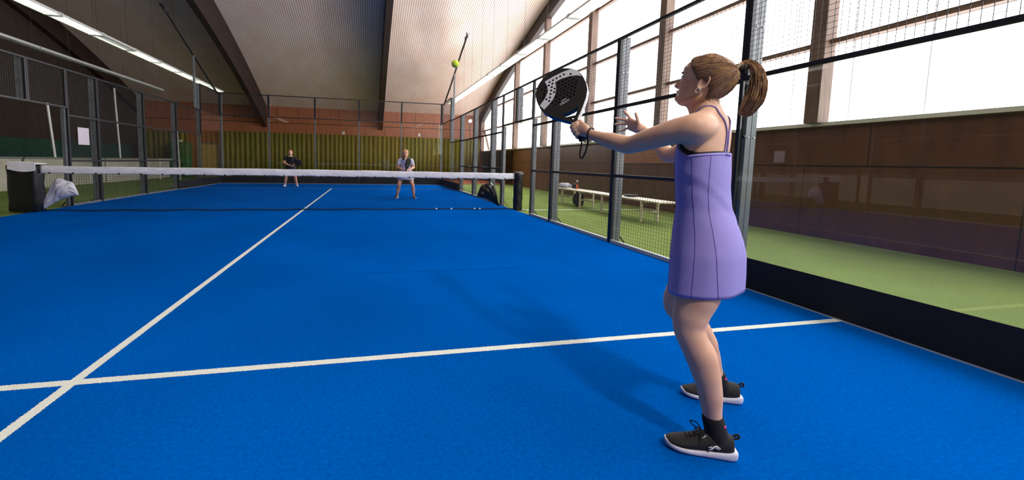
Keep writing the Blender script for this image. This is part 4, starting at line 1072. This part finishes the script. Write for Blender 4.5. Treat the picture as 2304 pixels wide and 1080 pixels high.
for k in range(n):
    a = dress_pt(0.0, k); sn = math.sin(2*PI*k/n); cs = math.cos(2*PI*k/n)
    e = .006+.022*max(0, 1-abs(sn-.4)/.8)
    def pj(p_, o_):
        l_, n_, _i, _d = bvh.find_nearest(p_); return l_+n_*o_
    rr.append((pj(a-V((0, 0, .02)), .003), pj(a+V((0, 0, e*.5)), .0035), pj(a+V((0, 0, e)), .003), pj(a+V((0, 0, e)), -.004), pj(a-V((0, 0, .02)), -.004)))
skin_rings(bm, [list(r_) for r_ in rr], cap=False, closed=True); obj('sports_bra', bm, 'bra', woman, True, True, 'black top edge showing under the arm')
# socks and shoes
for (top, mid, low, nm) in (((.037, -.100, .146), (.047, -.097, .112), (.056, -.093, .07), 0), ((.047, .317, .148), (.059, .337, .112), (.074, .36, .07), 1)):
    bm = NB(); limb(bm, [(V(low), .041), (V(mid), .0395), (V(top), .0382)], 20, 4)
    so = obj('sock', bm, 'sock', woman, True, True)
    bm = NB(); d = (V(top)-V(mid)).normalized(); sphere(bm, V(mid).lerp(V(top), .55)+V((.036, -.008, 0)), (.006, .012, .006), 10, 8); obj('sock_mark', bm, 'magenta', so, True, True, 'small magenta mark')
shoe(woman, (.113, -.082, 0), (-.122, -.158, 0), 'black_fabric', 'sole', 'sock', 1)
shoe(woman, (.150, .392, 0), (-.092, .304, 0), 'black_fabric', 'sole', 'sock', -1)
# her racket
Lm = Matrix.Translation(PG) @ Matrix.Rotation(PRZ, 4, 'Z')
org = HG-RA*.056
M4 = Lm @ Matrix((( RW.x, RA.x, RN.x, org.x), (RW.y, RA.y, RN.y, org.y), (RW.z, RA.z, RN.z, org.z), (0, 0, 0, 1)))
rk = racket('black padel racket with grey band raised in the near player left hand', M4, True, 'racket_edge', 1.04)
iM = M4.inverted() @ Lm
bm = NB(); lp = [(-.597, .118, 1.285), (-.593, .105, 1.25), (-.597, .10, 1.205), (-.590, .095, 1.185), (-.577, .09, 1.19), (-.562, .085, 1.225), (-.553, .078, 1.262), (-.555, .066, 1.285), (-.553, .060, 1.305), (-.545, .066, 1.328), (-.538, .09, 1.334), (-.535, .112, 1.322), (-.54, .118, 1.300), (-.55, .105, 1.277), (-.556, .082, 1.268)]
pp, _ = crom([iM @ V(p_) for p_ in lp], [0]*len(lp), 4); tube(bm, pp, .0042, 8); obj('wrist_strap', bm, 'grip', rk, True, True)

# ---- far players (local frame: x = image right, -y = towards the camera)
def far_player(label, loc, rz, spec):
    t = thing('person', label, 'person', loc, rz)
    F = V((0, -1, 0)); S = V((1, 0, 0)); bm = NB(); hz = spec['hip']; ln = spec['lean']; top = spec['sh']
    def tc(z): k = (z-hz)/(top-hz); return V((0, -ln*k, z))
    R = [(hz-.09, .13, .09), (hz-.02, .165, .11), (hz+.04, .165, .115), (hz+.12, .145, .10), (hz+.22, .125, .09), (hz+.32, .14, .10), (hz+.40, .155, .11), (top-.02, .15, .085), (top+.03, .10, .07), (top+.06, .055, .055)]
    loft(bm, [(tc(z), a, b, b) for z, a, b in R], S, F)
    hc = V(spec['head']); limb(bm, [(tc(top+.02), .06), (tc(top+.06), .05), (hc+V((0, .02, -.05)), .05)])
    H = Head(hc, V((0, -1, spec.get('tilt', 0))), V((0, 0, 1)), 1.06); H.build(bm)
    for s in (1, -1):
        k = 'l' if s > 0 else 'r'
        sh, el, wr_ = tc(top-.02)+V((s*.175, 0, 0)), V(spec['el_'+k]), V(spec['wr_'+k])
        limb(bm, [(tc(top-.03)+V((s*.10, 0, 0)), .05), (sh, .055), (sh.lerp(el, .5), .047), (el, .04), (el.lerp(wr_, .35), .042), (wr_, .027)])
        hd_ = V(spec['hand']); dv_ = (hd_-wr_).normalized()
        limb(bm, [(wr_, .026), (wr_+dv_*.04, .032), (wr_+dv_*.075, .03)])
        sidev = dv_.cross(V((0, 0, 1))).normalized(); upv = sidev.cross(dv_)
        for i in range(4):
            b0 = wr_+dv_*.075+upv*(.028-.019*i)
            limb(bm, [(b0, .0095), (b0+dv_*.025-V((0, .012, 0)), .009), (b0+dv_*.035-V((s*.018, .004, 0)), .008)], 8, 3)
        limb(bm, [(wr_+dv_*.03+upv*.02, .012), (wr_+dv_*.06+upv*.045, .010), (wr_+dv_*.085+upv*.04, .0085)], 8, 3)
        hip = V((s*.095, 0, hz-.03)); kn = V(spec['kn_'+k]); an = V(spec['an_'+k])
        cf = kn.lerp(an, .32)+V((0, .015, 0))
        limb(bm, [(hip, .095), (hip.lerp(kn, .45), .08), (kn, .058), (cf, .06), (kn.lerp(an, .68), .046), (an+V((0, 0, .03)), .037), (an, .04)])
        limb(bm, [(an, .036), (an+V((0, -.08, -.045)), .03)])
    me = voxel(bm, .0075, 6, [(hc, .12, .3), (spec['hand'], .12, .4)])
    obj('body', me, 'skin2', t, True, True); H.features(t)
    hr = obj('hair', H.cap(.012), spec['hairm'], t, True, True)
    bm = NB(); sphere(bm, H.p(-.115, 0, .15), (.03, .045, .04), 14, 10); obj('hair_knot', bm, spec['hairm'], hr, True, True)
    # shirt: torso shell with sleeves
    bm = NB(); r_ = [(tc(z)+V((0, 0, 0)), a+.016, b+.016, b+.016) for z, a, b in R if hz+.02 <= z <= top+.03]
    r_[-1] = (tc(top+.028), .092, .075, .08); r_.insert(0, (tc(hz+.02), .182, .130, .130))
    loft(bm, r_, S, F)
    for s in (1, -1):
        k = 'l' if s > 0 else 'r'; sh, el = tc(top-.02)+V((s*.175, 0, 0)), V(spec['el_'+k])
        limb(bm, [(tc(top-.025)+V((s*.09, 0, 0)), .062), (sh+V((0, 0, -.004)), .061), (sh.lerp(el, .3), .060), (sh.lerp(el, spec['sleeve']), .060)])
    me = voxel(bm, .009, 6); shirt = obj('shirt', me, spec['shirt'], t, True, True)
    if spec.get('collar'):
        c = tc(top+.05)
        for s in (1, -1):
            bm = NB(); tube(bm, [c+V((0, .07, .02)), c+V((s*.062, .03, .012)), c+V((s*.075, -.045, -.01)), c+V((s*.058, -.085, -.055)), c+V((s*.03, -.10, -.035))], [.018, .022, .026, .026, .012], 8); obj('collar', bm, spec['collar'], shirt, True, True, 'dark collar')
    else:
        bm = NB(); c = tc(top+.02); tube(bm, [c+V((-.06, -.05, .012)), c+V((0, -.10, -.075)), c+V((.06, -.05, .012))], .006, 6); obj('neckline', bm, spec['shirt'], shirt, True, True)
        bm = NB(); c = tc(top-.12)+V((.08, -.125, 0)); tube(bm, [c, c+V((.012, -.003, .012)), c+V((.028, 0, .006))], .006, 6); obj('emblem', bm, 'mark', shirt, True, True, 'small white chest emblem')
    # skirt
    bm = NB(); rings = []; nn_ = 72
    for z, a, b, pl in ((hz+.09, .180, .130, 0), (hz-.0, .196, .146, .2), (hz-.10, .218, .185, .7), (hz-spec['skirt'], .262, .235, 1)):
        c = tc(hz); rings.append([V((c.x+a*(1+.035*pl*math.sin(k*PI*2*18/nn_))*math.cos(2*PI*k/nn_), c.y-.035*pl+b*(1+.04*pl*math.sin(k*PI*2*18/nn_))*math.sin(2*PI*k/nn_), z)) for k in range(nn_)])
    inn = [[V((p_.x*.97, p_.y*.97, p_.z+.002)) for p_ in r__] for r__ in rings]
    skin_rings(bm, rings+inn[::-1], cap=False, closed=True); obj('skirt', bm, spec['skirtm'], t, True, True)
    for k in 'lr':
        an = V(spec['an_'+k]); dv_ = V((.25 if k == 'l' else -.25, -1, 0)).normalized()
        bm = NB(); limb(bm, [(an+V((0, 0, -.03)), .043), (an+V((0, 0, .06)), .041)], 14, 4); obj('sock', bm, spec['sockm'], t, True, True)
        hl = V((an.x, an.y, 0))-dv_*.06; shoe(t, hl, hl+dv_*.25, spec['shoem'], 'sole', spec['sockm'], 1, False)
    return t
def place_racket(label, loc, rz, butt, A, N, sc=1.0):
    A = V(A).normalized(); N = V(N); N = (N-A*N.dot(A)).normalized(); W_ = A.cross(N)
    Mx = Matrix.Translation(loc) @ Matrix.Rotation(rz, 4, 'Z') @ Matrix(((W_.x, A.x, N.x, butt[0]), (W_.y, A.y, N.y, butt[1]), (W_.z, A.z, N.z, butt[2]), (0, 0, 0, 1)))
    return racket(label, Mx, False, 'racket', sc)
L1 = (-1.72, 8.02, 0); rz1 = math.atan2(3.16, 17.2)
far_player('far player on the left in black shirt, black skirt and white shoes', L1, rz1, dict(hip=.80, lean=.14, sh=1.22, head=(0, -.20, 1.40), tilt=.02,
    el_l=(.25, -.12, 1.0), wr_l=(.13, -.32, .90), el_r=(-.25, -.12, 1.0), wr_r=(-.06, -.34, .88), hand=(.04, -.40, .88),
    kn_l=(.17, -.17, .44), an_l=(.23, .02, .085), kn_r=(-.17, -.14, .44), an_r=(-.22, .0, .085), hairm='hair_red', shirt='navy_shirt', sleeve=.45, skirt=.2, skirtm='navy_shirt', sockm='white_shirt', shoem='white_shirt'))
place_racket('black padel racket held low by the far player in black', L1, rz1, (.0, -.40, .885), (.85, -.25, .30), (.2, -1, .1))
L2 = (2.57, 2.93, 0); rz2 = math.atan2(-(2.57-1.46), 12.1)
far_player('far player on the right in white polo, white skirt and black shoes', L2, rz2, dict(hip=.82, lean=.16, sh=1.20, head=(-.01, -.22, 1.375), tilt=-.05,
    el_l=(.245, -.14, .97), wr_l=(.12, -.34, .90), el_r=(-.245, -.14, .97), wr_r=(-.07, -.36, .86), hand=(.03, -.41, .86),
    kn_l=(.21, -.16, .45), an_l=(.27, .0, .085), kn_r=(-.19, -.16, .45), an_r=(-.25, .0, .085), hairm='hair_blond', shirt='white_shirt', sleeve=.5, collar='navy_shirt', skirt=.23, skirtm='white_shirt', sockm='sock', shoem='black_fabric'))
place_racket('black padel racket held upright by the far player in white polo', L2, rz2, (.0, -.43, .80), (.22, -.1, .95), (.9, -.5, .0))

place_racket('black padel racket lying on the near white bench', (7.27, -1.05, .47), 0, (0, 0, .012), (.18, -1, 0), (0, 0, 1))

# ------------------------------------------------------------------ ball in the air
t = thing('tennis_ball', 'yellow tennis ball flying above the net in front of the ceiling', 'ball', (2.2, -5.75, 2.013))
bm = NB(); sphere(bm, V((2.2, -5.75, 2.013)), .0335, 32, 20); obj('felt', bm, 'ball', t, True)
bm = NB(); pts = []
for k in range(64):
    a = 2*PI*k/64; b_ = .44*PI; 
    q_ = V((math.cos(a)+.35*math.cos(3*a), math.sin(a)-.35*math.sin(3*a), 1.05*math.sin(2*a))).normalized()*.0336
    pts.append(V((2.2, -5.75, 2.013))+q_)
tube(bm, pts, .0013, 6, closed=True); obj('seam', bm, 'ball_line', t, True)
